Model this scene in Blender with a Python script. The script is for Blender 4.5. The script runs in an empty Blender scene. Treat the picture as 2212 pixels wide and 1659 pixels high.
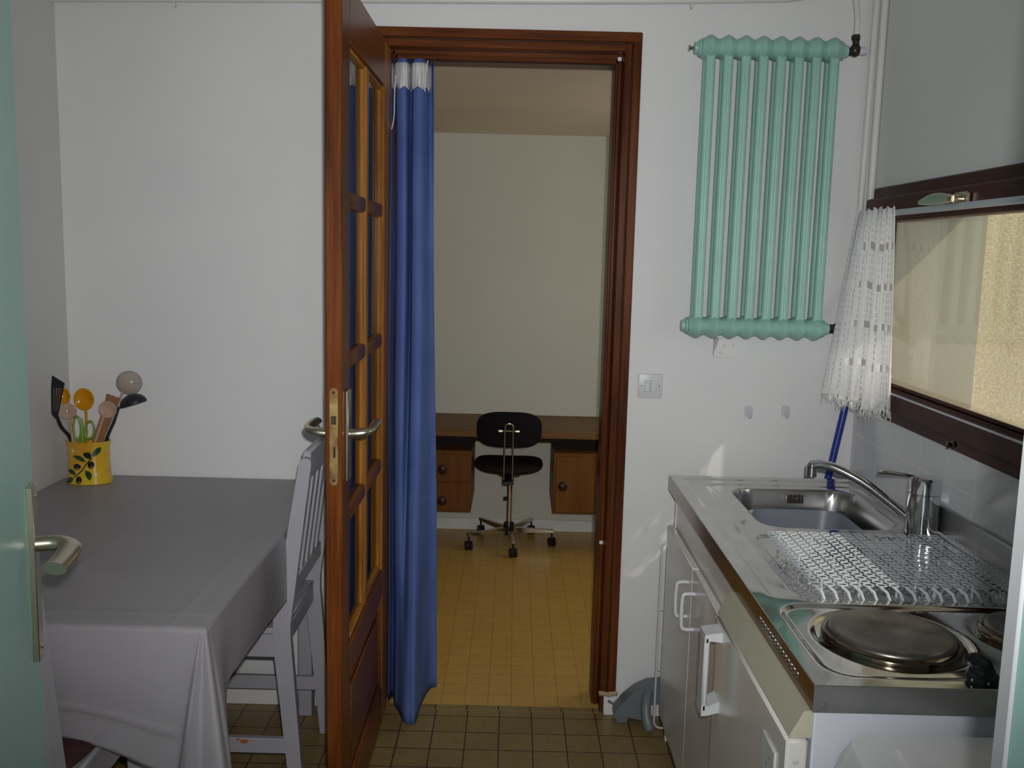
import bpy, bmesh, math, random
import numpy as np
from mathutils import Matrix, Vector, Quaternion
from math import sin, cos, pi, radians

# ------------------------------------------------------------------ camera, light, exposure
SC = bpy.context.scene
COL = SC.collection
random.seed(4)
cam_d = bpy.data.cameras.new('camera'); cam = bpy.data.objects.new('camera', cam_d); COL.objects.link(cam)
cam_d.sensor_width = 36.0; cam_d.lens = 36.0 * 2050 / 2212; cam_d.clip_start = 0.02
def cam_axes(p, r, y):
    cy, sy, cp, sp, cr, sr = cos(y), sin(y), cos(p), sin(p), cos(r), sin(r)
    B = Matrix(((1, 0, 0), (0, 0, -1), (0, 1, 0)))
    Ry = Matrix(((cy, -sy, 0), (sy, cy, 0), (0, 0, 1)))
    Rx = Matrix(((1, 0, 0), (0, cp, -sp), (0, sp, cp)))
    Rz = Matrix(((cr, -sr, 0), (sr, cr, 0), (0, 0, 1)))
    return Rz @ Rx @ B @ Ry
M = cam_axes(0.13801943, 0.02437777, -0.00028977)
mw = Matrix.Identity(4)
for i in range(3):
    mw[i][0] = M[0][i]; mw[i][1] = -M[1][i]; mw[i][2] = -M[2][i]
mw[0][3], mw[1][3], mw[2][3] = 0.0, 0.0, 1.5
cam.matrix_world = mw
SC.camera = cam
SC.view_settings.view_transform = 'Standard'
try: SC.view_settings.look = 'None'
except Exception: pass
SC.view_settings.exposure = 0.0
SC.view_settings.gamma = 1.0
SC.view_settings.use_curve_mapping = False

world = bpy.data.worlds.new('sky'); SC.world = world; world.use_nodes = True
bg = world.node_tree.nodes['Background']
bg.inputs[0].default_value = (0.90, 0.95, 1.0, 1); bg.inputs[1].default_value = 1.35

def light(name, kind, loc, direction, energy, color, **kw):
    d = bpy.data.lights.new(name, kind); d.energy = energy; d.color = color
    for k, v in kw.items(): setattr(d, k, v)
    o = bpy.data.objects.new(name, d); COL.objects.link(o); o.location = loc
    o.rotation_euler = Vector(direction).to_track_quat('-Z', 'Y').to_euler()
    return o
light('sun', 'SUN', (4, 0, 5), (-1, 0.36, -1.08), 3.6, (1.0, 0.93, 0.80), angle=radians(0.6))
light('camera_flash', 'SPOT', (0.025, -0.02, 1.562), (-0.05, 1, -0.05), 136, (0.98, 0.97, 0.97), spot_size=radians(86), spot_blend=1.0, shadow_soft_size=0.012)
light('hall_fill', 'AREA', (0.0, -1.3, 1.75), (0, 1, -0.05), 11.5, (0.90, 0.95, 1.0), shape='RECTANGLE', size=1.5, size_y=1.5)  # added frontal fill behind the camera, no known hall source
light('back_room_window', 'AREA', (1.52, 3.95, 1.15), (-1, -0.2, -0.15), 8.0, (0.97, 0.97, 0.92), shape='RECTANGLE', size=0.85, size_y=1.2)

# ------------------------------------------------------------------ materials
def new_mat(name):
    m = bpy.data.materials.new(name); m.use_nodes = True
    nt = m.node_tree; b = nt.nodes['Principled BSDF']
    return m, nt, b
def node(nt, t, **kw):
    n = nt.nodes.new(t)
    for k, v in kw.items(): setattr(n, k, v)
    return n
def rgb(c): return (c[0], c[1], c[2], 1)
def coords(nt, scale=(1, 1, 1), out='Object'):
    tc = node(nt, 'ShaderNodeTexCoord'); mp = node(nt, 'ShaderNodeMapping')
    mp.inputs['Scale'].default_value = scale
    nt.links.new(tc.outputs[out], mp.inputs['Vector'])
    return mp.outputs['Vector']
def noise(nt, vec, scale, detail=3, rough=0.55):
    n = node(nt, 'ShaderNodeTexNoise')
    n.inputs['Scale'].default_value = scale; n.inputs['Detail'].default_value = detail; n.inputs['Roughness'].default_value = rough
    nt.links.new(vec, n.inputs['Vector']); return n.outputs['Fac']
def ramp(nt, fac, stops):
    r = node(nt, 'ShaderNodeValToRGB'); e = r.color_ramp.elements
    while len(e) < len(stops): e.new(0.5)
    for k, (p, c) in enumerate(stops): e[k].position = p; e[k].color = rgb(c)
    nt.links.new(fac, r.inputs['Fac']); return r.outputs['Color']
def bump(nt, b, h, strength, dist=0.002):
    n = node(nt, 'ShaderNodeBump'); n.inputs['Strength'].default_value = strength; n.inputs['Distance'].default_value = dist
    nt.links.new(h, n.inputs['Height']); nt.links.new(n.outputs['Normal'], b.inputs['Normal'])
def mat(name, c, rough=0.5, metal=0.0, c2=None, nscale=8, stretch=(1, 1, 1), bscale=None, bstr=0.2, bdist=0.002, spec=0.5, coat=0.0, trans=0.0, rvar=None):
    m, nt, b = new_mat(name)
    b.inputs['Roughness'].default_value = rough; b.inputs['Metallic'].default_value = metal
    b.inputs['Specular IOR Level'].default_value = spec; b.inputs['Coat Weight'].default_value = coat
    b.inputs['Coat Roughness'].default_value = 0.12; b.inputs['Transmission Weight'].default_value = trans
    vec = coords(nt, stretch)
    f = noise(nt, vec, nscale)
    c2 = c2 or tuple(x * 0.93 for x in c)
    nt.links.new(ramp(nt, f, [(0.35, c2), (0.65, c)]), b.inputs['Base Color'])
    if rvar:
        mr = node(nt, 'ShaderNodeMapRange'); mr.inputs[3].default_value = rvar[0]; mr.inputs[4].default_value = rvar[1]
        nt.links.new(f, mr.inputs[0]); nt.links.new(mr.outputs[0], b.inputs['Roughness'])
    if bscale: bump(nt, b, noise(nt, vec, bscale, 4), bstr, bdist)
    return m
def wood(name, dark, mid, lite, axis='z', rough=0.34, scale=1.0, coat=0.0):
    m, nt, b = new_mat(name)
    s = {'x': (1.2, 26, 26), 'y': (26, 1.2, 26), 'z': (26, 26, 1.2)}[axis]
    s2 = {'x': (0.8, 3, 3), 'y': (3, 0.8, 3), 'z': (3, 3, 0.8)}[axis]
    f1 = noise(nt, coords(nt, tuple(k * scale for k in s)), 3.0, 6, 0.65)
    f2 = noise(nt, coords(nt, s2), 2.0, 2)
    mx = node(nt, 'ShaderNodeMath', operation='MULTIPLY_ADD'); mx.inputs[1].default_value = 0.55
    ml = node(nt, 'ShaderNodeMath', operation='MULTIPLY'); ml.inputs[1].default_value = 0.45
    nt.links.new(f2, ml.inputs[0]); nt.links.new(f1, mx.inputs[0]); nt.links.new(ml.outputs[0], mx.inputs[2])
    nt.links.new(ramp(nt, mx.outputs[0], [(0.36, dark), (0.5, mid), (0.64, lite)]), b.inputs['Base Color'])
    b.inputs['Roughness'].default_value = rough; b.inputs['Coat Weight'].default_value = coat; b.inputs['Coat Roughness'].default_value = 0.2
    b.inputs['Specular IOR Level'].default_value = 0.11
    bump(nt, b, f1, 0.12, 0.001)
    return m
def tiles(name, size, c1, c2, grout, rough=0.35, mortar=0.003, axes='xy', off=(0, 0), blotch=None, bstr=0.35):
    m, nt, b = new_mat(name)
    tc = node(nt, 'ShaderNodeTexCoord'); sep = node(nt, 'ShaderNodeSeparateXYZ'); cmb = node(nt, 'ShaderNodeCombineXYZ')
    nt.links.new(tc.outputs['Object'], sep.inputs[0])
    for k, a in enumerate(axes):
        ad = node(nt, 'ShaderNodeMath', operation='ADD'); ad.inputs[1].default_value = off[k]
        nt.links.new(sep.outputs['xyz'.index(a)], ad.inputs[0]); nt.links.new(ad.outputs[0], cmb.inputs[k])
    br = node(nt, 'ShaderNodeTexBrick', offset=0.0, squash=1.0)
    br.inputs['Scale'].default_value = 1.0; br.inputs['Brick Width'].default_value = size; br.inputs['Row Height'].default_value = size
    br.inputs['Mortar Size'].default_value = mortar; br.inputs['Mortar Smooth'].default_value = 0.2
    br.inputs['Color1'].default_value = rgb(c1); br.inputs['Color2'].default_value = rgb(c2); br.inputs['Mortar'].default_value = rgb(grout)
    nt.links.new(cmb.outputs[0], br.inputs['Vector'])
    f = noise(nt, tc.outputs['Object'], 45, 5, 0.7)
    mx = node(nt, 'ShaderNodeMix', data_type='RGBA', blend_type='MULTIPLY'); mx.inputs[0].default_value = blotch or 0.25
    nt.links.new(br.outputs['Color'], mx.inputs[6])
    nt.links.new(ramp(nt, f, [(0.3, (0.55, 0.55, 0.55)), (0.7, (1.25, 1.25, 1.25))]), mx.inputs[7])
    nt.links.new(mx.outputs[2], b.inputs['Base Color'])
    b.inputs['Roughness'].default_value = rough
    inv = node(nt, 'ShaderNodeMath', operation='SUBTRACT'); inv.inputs[0].default_value = 1.0
    nt.links.new(br.outputs['Fac'], inv.inputs[1]); bump(nt, b, inv.outputs[0], bstr, 0.002)
    return m
def glass_mat(name, tint=(1, 1, 1), refl=1.0, rough=0.0):
    m, nt, b = new_mat(name); nt.nodes.remove(b)
    out = nt.nodes['Material Output']
    t = node(nt, 'ShaderNodeBsdfTransparent'); t.inputs[0].default_value = rgb(tint)
    g = node(nt, 'ShaderNodeBsdfGlossy'); g.inputs['Roughness'].default_value = rough
    fr = node(nt, 'ShaderNodeFresnel'); fr.inputs[0].default_value = 1.45
    ml = node(nt, 'ShaderNodeMath', operation='MULTIPLY'); ml.inputs[1].default_value = refl
    mx = node(nt, 'ShaderNodeMixShader')
    nt.links.new(fr.outputs[0], ml.inputs[0]); nt.links.new(ml.outputs[0], mx.inputs[0])
    nt.links.new(t.outputs[0], mx.inputs[1]); nt.links.new(g.outputs[0], mx.inputs[2]); nt.links.new(mx.outputs[0], out.inputs[0])
    return m
def amber_mat(name, c, alpha=0.5):
    m, nt, b = new_mat(name)
    b.inputs['Base Color'].default_value = rgb(c); b.inputs['Roughness'].default_value = 0.08
    out = nt.nodes['Material Output']; t = node(nt, 'ShaderNodeBsdfTransparent'); t.inputs[0].default_value = rgb(tuple(min(1, k * 1.1 + 0.05) for k in c))
    mx = node(nt, 'ShaderNodeMixShader'); mx.inputs[0].default_value = alpha
    nt.links.new(t.outputs[0], mx.inputs[1]); nt.links.new(b.outputs[0], mx.inputs[2]); nt.links.new(mx.outputs[0], out.inputs[0])
    return m

MT = {}
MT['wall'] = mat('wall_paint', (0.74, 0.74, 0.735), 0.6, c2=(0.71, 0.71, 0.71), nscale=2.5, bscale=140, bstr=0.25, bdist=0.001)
MT['wall_lifted'] = mat('wall_paint_lifted', (0.78, 0.80, 0.79), 0.6, c2=(0.75, 0.765, 0.75), nscale=2, bscale=140, bstr=0.25, bdist=0.001)  # same white paint, colour lightened to brighten the dimly lit right wall
MT['wall_left'] = mat('wall_paint_shaded', (0.66, 0.66, 0.65), 0.6, c2=(0.63, 0.63, 0.62), nscale=2.5, bscale=140, bstr=0.25, bdist=0.001)  # same wall paint, darkened in colour for the grazing light on the left wall
MT['ceil'] = mat('ceiling_paint', (0.8, 0.8, 0.78), 0.7, nscale=2)
MT['cream'] = mat('cream_paint', (0.63, 0.62, 0.53), 0.7, c2=(0.60, 0.59, 0.50), nscale=2, bscale=120, bstr=0.15, bdist=0.001)
MT['cream_ceil'] = mat('warm_ceiling_paint', (0.86, 0.74, 0.57), 0.7, nscale=2)
MT['white'] = mat('white_paint', (0.78, 0.78, 0.77), 0.4, nscale=5)
MT['white_plastic'] = mat('white_plastic', (0.66, 0.67, 0.68), 0.38, nscale=5)
MT['fridge_white'] = mat('white_enamel', (0.70, 0.73, 0.79), 0.35, nscale=5)
MT['bin'] = mat('pale_grey_plastic', (0.78, 0.78, 0.81), 0.22, nscale=5)
MT['cabinet'] = mat('cabinet_laminate', (0.82, 0.80, 0.745), 0.22, nscale=3, coat=0.2)
MT['beige'] = mat('yellowed_plastic', (0.56, 0.53, 0.40), 0.4, nscale=5)
MT['floor'] = tiles('kitchen_floor_tile', 0.1045, (0.29, 0.205, 0.072), (0.26, 0.18, 0.064), (0.06, 0.042, 0.022), 0.38, 0.0024, off=(0.02, -0.063 + 0.1045), blotch=0.45)
MT['floor_far'] = tiles('back_room_floor_tile', 0.0785, (0.62, 0.375, 0.085), (0.585, 0.35, 0.078), (0.42, 0.25, 0.062), 0.36, 0.0016, off=(0.02, 0.0), blotch=0.25)
MT['splash'] = tiles('splashback_tile', 0.15, (0.66, 0.67, 0.70), (0.64, 0.65, 0.68), (0.78, 0.78, 0.77), 0.15, 0.0018, axes='yz', off=(0.02, 0.09), blotch=0.04)
MT['door_wood'] = wood('varnished_wood', (0.050, 0.013, 0.004), (0.125, 0.034, 0.008), (0.205, 0.064, 0.012), 'z', 0.32)
MT['door_wood_h'] = wood('varnished_wood_crosswise', (0.075, 0.020, 0.006), (0.15, 0.045, 0.010), (0.21, 0.070, 0.016), 'y', 0.3)
MT['door_wood_lit'] = wood('varnished_wood_lit', (0.14, 0.050, 0.008), (0.29, 0.115, 0.018), (0.42, 0.19, 0.034), 'z', 0.32)  # lit copy of the door wood, light painted on viewer-facing bars and stile
MT['frame_wood'] = wood('dark_varnished_wood', (0.045, 0.012, 0.005), (0.098, 0.027, 0.009), (0.15, 0.046, 0.012), 'z', 0.32)
MT['frame_wood_x'] = wood('dark_varnished_wood_head', (0.055, 0.015, 0.005), (0.125, 0.036, 0.010), (0.19, 0.062, 0.014), 'x', 0.32)
MT['win_wood'] = wood('window_wood', (0.040, 0.014, 0.010), (0.064, 0.021, 0.016), (0.088, 0.029, 0.022), 'y', 0.4)
MT['desk_wood'] = wood('desk_wood', (0.115, 0.044, 0.010), (0.165, 0.066, 0.015), (0.21, 0.087, 0.022), 'z', 0.45)
MT['desk_top'] = wood('desk_top_wood', (0.15, 0.075, 0.03), (0.20, 0.105, 0.042), (0.25, 0.135, 0.055), 'x', 0.45)
MT['desk_recess_shade'] = mat('recess_shade_wood', (0.016, 0.011, 0.009), 0.7, spec=0.15)  # near-black tone paints the shade in the recess under the desktop
MT['knob_wood'] = mat('dark_knob_wood', (0.045, 0.016, 0.013), 0.35, spec=0.3)
MT['teal_door'] = mat('teal_gloss_paint', (0.36, 0.60, 0.55), 0.36, nscale=2, bscale=20, bstr=0.05, spec=0.3)
MT['teal_rad'] = mat('radiator_teal_paint', (0.31, 0.565, 0.485), 0.42, nscale=9, bscale=60, bstr=0.08)
MT['grey_wood'] = mat('grey_painted_wood', (0.385, 0.372, 0.405), 0.45, nscale=6, bscale=50, bstr=0.06)
MT['cloth'] = mat('grey_oilcloth', (0.315, 0.300, 0.318), 0.45, c2=(0.295, 0.28, 0.295), nscale=7, stretch=(1, 1, 1), bscale=22, bstr=0.14, bdist=0.004)
MT['red'] = mat('dark_red_fabric', (0.060, 0.014, 0.015), 0.9, c2=(0.030, 0.009, 0.010), nscale=30, bscale=300, bstr=0.4)
MT['blue_cloth'] = None
MT['tape_cloth'] = mat('header_tape_cotton', (0.72, 0.72, 0.72), 0.85, c2=(0.35, 0.35, 0.38), nscale=60, stretch=(3, 3, 0.2), bscale=200, bstr=0.4)
MT['cord'] = mat('white_cord', (0.75, 0.75, 0.72), 0.8)
MT['steel'] = mat('brushed_stainless', (0.60, 0.59, 0.57), 0.22, 1.0, c2=(0.52, 0.51, 0.49), nscale=14, bscale=9, bstr=0.05, bdist=0.004, rvar=(0.05, 0.13))
MT['steel_basin'] = mat('satin_stainless', (0.42, 0.42, 0.42), 0.32, 1.0, nscale=10)
MT['steel_front'] = mat('dull_stainless', (0.54, 0.54, 0.52), 0.3, 1.0, c2=(0.48, 0.48, 0.47), nscale=8)
MT['steel_mirror'] = mat('brown_metal_edge', (0.20, 0.135, 0.085), 0.16, 0.9, nscale=8)
MT['chrome'] = mat('chrome', (0.75, 0.76, 0.78), 0.06, 1.0, nscale=6)
MT['chrome_dull'] = mat('worn_chrome', (0.55, 0.50, 0.42), 0.18, 1.0, nscale=12)
MT['champagne'] = mat('champagne_aluminium', (0.62, 0.56, 0.44), 0.28, 1.0, nscale=20)
MT['brass'] = mat('aged_brass', (0.52, 0.39, 0.16), 0.38, 0.9, c2=(0.26, 0.15, 0.06), nscale=26)
MT['dark_brass'] = mat('tarnished_brass', (0.10, 0.075, 0.05), 0.35, 0.8, c2=(0.04, 0.03, 0.025), nscale=60)
MT['black'] = mat('black_plastic', (0.012, 0.013, 0.018), 0.28, nscale=5)
MT['navy_black'] = mat('black_nylon', (0.014, 0.014, 0.022), 0.4, nscale=5)
MT['black_fabric'] = mat('black_upholstery', (0.010, 0.009, 0.010), 0.9, spec=0.15, nscale=50, bscale=300, bstr=0.3)
MT['brown_fabric'] = mat('dark_brown_underside', (0.022, 0.011, 0.010), 0.8, spec=0.15, nscale=20)
MT['iron'] = mat('cast_iron_plate', (0.21, 0.19, 0.17), 0.32, 0.85, c2=(0.125, 0.115, 0.105), nscale=25, bscale=120, bstr=0.05)
MT['dark_steel'] = mat('heat_browned_steel', (0.20, 0.16, 0.11), 0.14, 1.0, nscale=10)
MT['tub'] = mat('grey_blue_plastic', (0.20, 0.22, 0.265), 0.4, nscale=5)
MT['matting'] = mat('translucent_white_plastic', (0.54, 0.58, 0.63), 0.25, nscale=12)
MT['grey_plastic'] = mat('slate_grey_plastic', (0.155, 0.185, 0.195), 0.42, nscale=6)
MT['blue_plastic'] = mat('blue_plastic', (0.016, 0.035, 0.27), 0.3, nscale=5)
MT['yellow'] = mat('yellow_glaze', (0.72, 0.50, 0.028), 0.14, c2=(0.62, 0.30, 0.018), nscale=9, coat=0.4)
MT['olive'] = mat('olive_paint', (0.012, 0.010, 0.014), 0.15)
MT['leaf'] = mat('leaf_paint', (0.022, 0.085, 0.020), 0.2, c2=(0.012, 0.045, 0.018), nscale=120)
MT['leaf_dark'] = mat('dark_leaf_paint', (0.010, 0.020, 0.018), 0.2)
MT['beech'] = mat('pale_beech', (0.52, 0.34, 0.24), 0.55, c2=(0.46, 0.29, 0.20), nscale=12, stretch=(3, 3, 0.6))
MT['brown_wood'] = mat('brown_wood', (0.34, 0.155, 0.07), 0.5, c2=(0.27, 0.12, 0.055), nscale=12, stretch=(3, 3, 0.6))
MT['amber'] = amber_mat('amber_plastic', (0.82, 0.47, 0.02), 0.5)
MT['smoke'] = amber_mat('smoky_plastic', (0.52, 0.46, 0.40), 0.72)
MT['lime'] = mat('lime_green_plastic', (0.17, 0.31, 0.035), 0.35)
MT['glass'] = glass_mat('clear_glass', (0.94, 0.96, 0.96), 1.0)
MT['win_glass'] = glass_mat('window_glass', (0.97, 0.98, 0.96), 0.24)
MT['hook'] = mat('clear_plastic', (0.62, 0.63, 0.66), 0.15, nscale=5)
MT['sticker'] = mat('sticker_white', (0.74, 0.74, 0.72), 0.4)
MT['white_dimmed'] = mat('white_paint_dimmed', (0.46, 0.48, 0.49), 0.5, nscale=5)  # white paint darkened in colour for the weaker flash at the margin
MT['dark'] = mat('dark_gap', (0.01, 0.01, 0.01), 0.8)
MT['tape'] = mat('masking_tape', (0.44, 0.35, 0.20), 0.7)
MT['orange'] = mat('orange_stain', (0.45, 0.13, 0.015), 0.7)
MT['bead'] = mat('bright_metal', (0.8, 0.8, 0.8), 0.2, 1.0)
MT['pipe'] = mat('pipe_white_paint', (0.74, 0.73, 0.69), 0.4, nscale=5)
MT['aluminium'] = mat('rod_aluminium', (0.62, 0.64, 0.70), 0.35, 0.3, nscale=5)

def stucco():
    m, nt, b = new_mat('yellow_roughcast')
    v = coords(nt)
    f = noise(nt, v, 110, 5, 0.7); f2 = noise(nt, v, 3, 2)
    nt.links.new(ramp(nt, f, [(0.3, (0.46, 0.35, 0.195)), (0.52, (0.70, 0.56, 0.345)), (0.72, (0.86, 0.73, 0.49))]), b.inputs['Base Color'])
    b.inputs['Roughness'].default_value = 0.95; bump(nt, b, f, 0.9, 0.02)
    return m
MT['stucco'] = stucco()
MT['render'] = mat('smooth_render', (0.36, 0.315, 0.225), 0.8, nscale=3, bscale=60, bstr=0.1)

def blue_cloth():
    m, nt, b = new_mat('blue_cotton')
    f = noise(nt, coords(nt, (30, 30, 3)), 5, 5, 0.7)
    f2 = noise(nt, coords(nt, (2, 2, 1.2)), 3, 2)
    base = ramp(nt, f2, [(0.35, (0.072, 0.122, 0.32)), (0.65, (0.105, 0.165, 0.40))])
    mx = node(nt, 'ShaderNodeMix', data_type='RGBA'); nt.links.new(base, mx.inputs[6]); mx.inputs[7].default_value = (0.17, 0.25, 0.46, 1)
    r = ramp(nt, f, [(0.62, (0, 0, 0)), (0.74, (0.6, 0.6, 0.6))]); nt.links.new(r, mx.inputs[0])
    nt.links.new(mx.outputs[2], b.inputs['Base Color']); b.inputs['Roughness'].default_value = 0.8
    b.inputs['Specular IOR Level'].default_value = 0.15
    bump(nt, b, noise(nt, coords(nt), 400, 2), 0.3, 0.001)
    return m
MT['blue_cloth'] = blue_cloth()

def lace():
    m, nt, b = new_mat('white_crochet_lace')
    tc = node(nt, 'ShaderNodeTexCoord'); sep = node(nt, 'ShaderNodeSeparateXYZ'); nt.links.new(tc.outputs['UV'], sep.inputs[0])
    def math(op, a, bb=None, c=None):
        n = node(nt, 'ShaderNodeMath', operation=op)
        for k, x in enumerate((a, bb, c)):
            if x is None: continue
            if isinstance(x, (int, float)): n.inputs[k].default_value = x
            else: nt.links.new(x, n.inputs[k])
        return n.outputs[0]
    U, V = sep.outputs[0], sep.outputs[1]
    nz = noise(nt, tc.outputs['UV'], 16, 2)
    U2 = math('ADD', math('MULTIPLY', U, 62.0), math('MULTIPLY', nz, 0.6))
    V2 = math('ADD', math('MULTIPLY', V, 32.0), math('MULTIPLY', nz, 0.5))
    fu, fv = math('FRACT', U2), math('FRACT', V2)
    slit = math('MULTIPLY', math('LESS_THAN', fu, 0.27), math('MULTIPLY', math('GREATER_THAN', fv, 0.2), math('LESS_THAN', fv, 0.86)))
    # every sixth row carries larger half open squares
    rv = math('FRACT', math('MULTIPLY', V2, 1 / 6.4)); inrow = math('LESS_THAN', rv, 0.17)
    ru = math('FRACT', math('ADD', math('MULTIPLY', U2, 1 / 13.0), 0.15))
    sq = math('MULTIPLY', inrow, math('ADD', math('MULTIPLY', math('GREATER_THAN', ru, 0.15), math('LESS_THAN', ru, 0.42)), math('MULTIPLY', math('GREATER_THAN', ru, 0.55), math('LESS_THAN', ru, 0.68))))
    top = math('LESS_THAN', V, 0.955)
    hole = math('MULTIPLY', math('MULTIPLY', slit, math('SUBTRACT', 1.0, inrow)), top)
    alpha = math('SUBTRACT', math('SUBTRACT', 1.0, math('MULTIPLY', hole, 0.40)), math('MULTIPLY', math('MULTIPLY', sq, top), 0.52))
    b.inputs['Base Color'].default_value = (0.90, 0.90, 0.91, 1); b.inputs['Roughness'].default_value = 0.85
    tr = node(nt, 'ShaderNodeBsdfTranslucent'); tr.inputs[0].default_value = (0.92, 0.92, 0.92, 1)
    mx0 = node(nt, 'ShaderNodeMixShader'); mx0.inputs[0].default_value = 0.4
    nt.links.new(b.outputs[0], mx0.inputs[1]); nt.links.new(tr.outputs[0], mx0.inputs[2])
    t = node(nt, 'ShaderNodeBsdfTransparent'); mx = node(nt, 'ShaderNodeMixShader')
    nt.links.new(alpha, mx.inputs[0]); nt.links.new(t.outputs[0], mx.inputs[1]); nt.links.new(mx0.outputs[0], mx.inputs[2])
    nt.links.new(mx.outputs[0], nt.nodes['Material Output'].inputs[0])
    bump(nt, b, math('SUBTRACT', 1.0, slit), 0.6, 0.004)
    return m
MT['lace'] = lace()

# ------------------------------------------------------------------ mesh helpers
class MB:
    def __init__(s): s.bm = bmesh.new(); s.mi = 0; s.uvs = None
    def _new(s, verts, faces, xf=None):
        vs = [s.bm.verts.new(xf @ Vector(v) if xf else Vector(v)) for v in verts]
        out = []
        for f in faces:
            try: fc = s.bm.faces.new([vs[i] for i in f])
            except ValueError: continue
            fc.material_index = s.mi; out.append(fc)
        return vs, out
    def box(s, x0, x1, y0, y1, z0, z1, b=0.0, xf=None, seg=1):
        if b <= 0:
            v = [(x0, y0, z0), (x1, y0, z0), (x1, y1, z0), (x0, y1, z0), (x0, y0, z1), (x1, y0, z1), (x1, y1, z1), (x0, y1, z1)]
            s._new(v, [(3, 2, 1, 0), (4, 5, 6, 7), (0, 1, 5, 4), (1, 2, 6, 5), (2, 3, 7, 6), (3, 0, 4, 7)], xf); return s
        t = bmesh.new(); bmesh.ops.create_cube(t, size=1.0)
        for v in t.verts: v.co = Vector(((x0 + x1) / 2 + v.co.x * (x1 - x0), (y0 + y1) / 2 + v.co.y * (y1 - y0), (z0 + z1) / 2 + v.co.z * (z1 - z0)))
        b = min(b, 0.49 * min(abs(x1 - x0), abs(y1 - y0), abs(z1 - z0)))
        bmesh.ops.bevel(t, geom=list(t.edges), offset=b, segments=seg, affect='EDGES', profile=0.5)
        t.verts.index_update()
        s._new([v.co.copy() for v in t.verts], [[v.index for v in f.verts] for f in t.faces], xf); t.free(); return s
    def obox(s, c, size, rot=None, b=0.0, seg=1):
        xf = Matrix.Translation(c) @ (rot.to_4x4() if rot else Matrix.Identity(4))
        h = [k / 2 for k in size]
        return s.box(-h[0], h[0], -h[1], h[1], -h[2], h[2], b, xf, seg)
    def tube(s, pts, r, n=10, cap=True, closed=False, flat=1.0, up=None):
        P = [Vector(p) for p in pts]; k = len(P); R = r if isinstance(r, (list, tuple)) else [r] * k
        T = []
        for i in range(k):
            a = P[(i - 1) % k] if (closed or i > 0) else P[0]; c = P[(i + 1) % k] if (closed or i < k - 1) else P[-1]
            T.append((c - a).normalized())
        u = Vector(up) if up else (Vector((0, 0, 1)) if abs(T[0].z) < 0.9 else Vector((1, 0, 0)))
        u = (u - T[0] * u.dot(T[0])).normalized(); V = []
        for i in range(k):
            u = (u - T[i] * u.dot(T[i]))
            u = u.normalized() if u.length > 1e-6 else T[i].orthogonal().normalized()
            w = T[i].cross(u)
            for j in range(n):
                a = 2 * pi * j / n; fl = flat[i] if isinstance(flat, (list, tuple)) else flat
                V.append(P[i] + (u * cos(a) * fl + w * sin(a)) * R[i])
        F = []
        for i in range(k if closed else k - 1):
            i2 = (i + 1) % k
            for j in range(n): F.append((i * n + j, i * n + (j + 1) % n, i2 * n + (j + 1) % n, i2 * n + j))
        if cap and not closed: F += [tuple(reversed(range(n))), tuple(range((k - 1) * n, k * n))]
        s._new(V, F); return s
    def lathe(s, prof, n=24, xf=None, sx=1.0, sy=1.0, cap=True):
        V = []; F = []
        for r, z in prof:
            for j in range(n): a = 2 * pi * j / n; V.append((r * cos(a) * sx, r * sin(a) * sy, z))
        for i in range(len(prof) - 1):
            for j in range(n): F.append((i * n + j, i * n + (j + 1) % n, (i + 1) * n + (j + 1) % n, (i + 1) * n + j))
        if cap: F += [tuple(reversed(range(n))), tuple(range((len(prof) - 1) * n, len(prof) * n))]
        s._new(V, F, xf); return s
    def prism(s, poly, axis, a, b, xf=None):
        n = len(poly)
        def pt(p, t): return {'x': (t, p[0], p[1]), 'y': (p[0], t, p[1]), 'z': (p[0], p[1], t)}[axis]
        V = [pt(p, a) for p in poly] + [pt(p, b) for p in poly]
        F = [tuple(range(n)), tuple(reversed(range(n, 2 * n)))] + [(i, i + n, (i + 1) % n + n, (i + 1) % n) for i in range(n)]
        s._new(V, F, xf); return s
    def ball(s, c, r, n=14, m=9, xf=None):
        r = r if isinstance(r, (tuple, list)) else (r, r, r); V = [(c[0], c[1], c[2] - r[2])]; F = []
        for i in range(1, m):
            ph = pi * i / m - pi / 2
            for j in range(n):
                a = 2 * pi * j / n; V.append((c[0] + r[0] * cos(ph) * cos(a), c[1] + r[1] * cos(ph) * sin(a), c[2] + r[2] * sin(ph)))
        V.append((c[0], c[1], c[2] + r[2])); e = len(V) - 1
        for j in range(n):
            F.append((0, 1 + (j + 1) % n, 1 + j)); F.append((e, e - n + j, e - n + (j + 1) % n))
            for i in range(m - 2): F.append((1 + i * n + j, 1 + i * n + (j + 1) % n, 1 + (i + 1) * n + (j + 1) % n, 1 + (i + 1) * n + j))
        s._new(V, F, xf); return s
    def grid(s, fn, nu, nv, uv=False, keep=None):
        V = [fn(i / nu, j / nv) for j in range(nv + 1) for i in range(nu + 1)]
        F = []; U = []
        for j in range(nv):
            for i in range(nu):
                if keep and not keep((i + .5) / nu, (j + .5) / nv): continue
                F.append((j * (nu + 1) + i, j * (nu + 1) + i + 1, (j + 1) * (nu + 1) + i + 1, (j + 1) * (nu + 1) + i))
        vs, fs = s._new(V, F)
        if uv:
            L = s.bm.loops.layers.uv.verify(); s.bm.verts.index_update(); idx = {v: k for k, v in enumerate(vs)}
            for f in fs:
                for l in f.loops:
                    k = idx[l.vert]; l[L].uv = ((k % (nu + 1)) / nu, (k // (nu + 1)) / nv)
        loose = [v for v in vs if not v.link_faces]
        if loose: bmesh.ops.delete(s.bm, geom=loose, context='VERTS')
        return s
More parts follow.
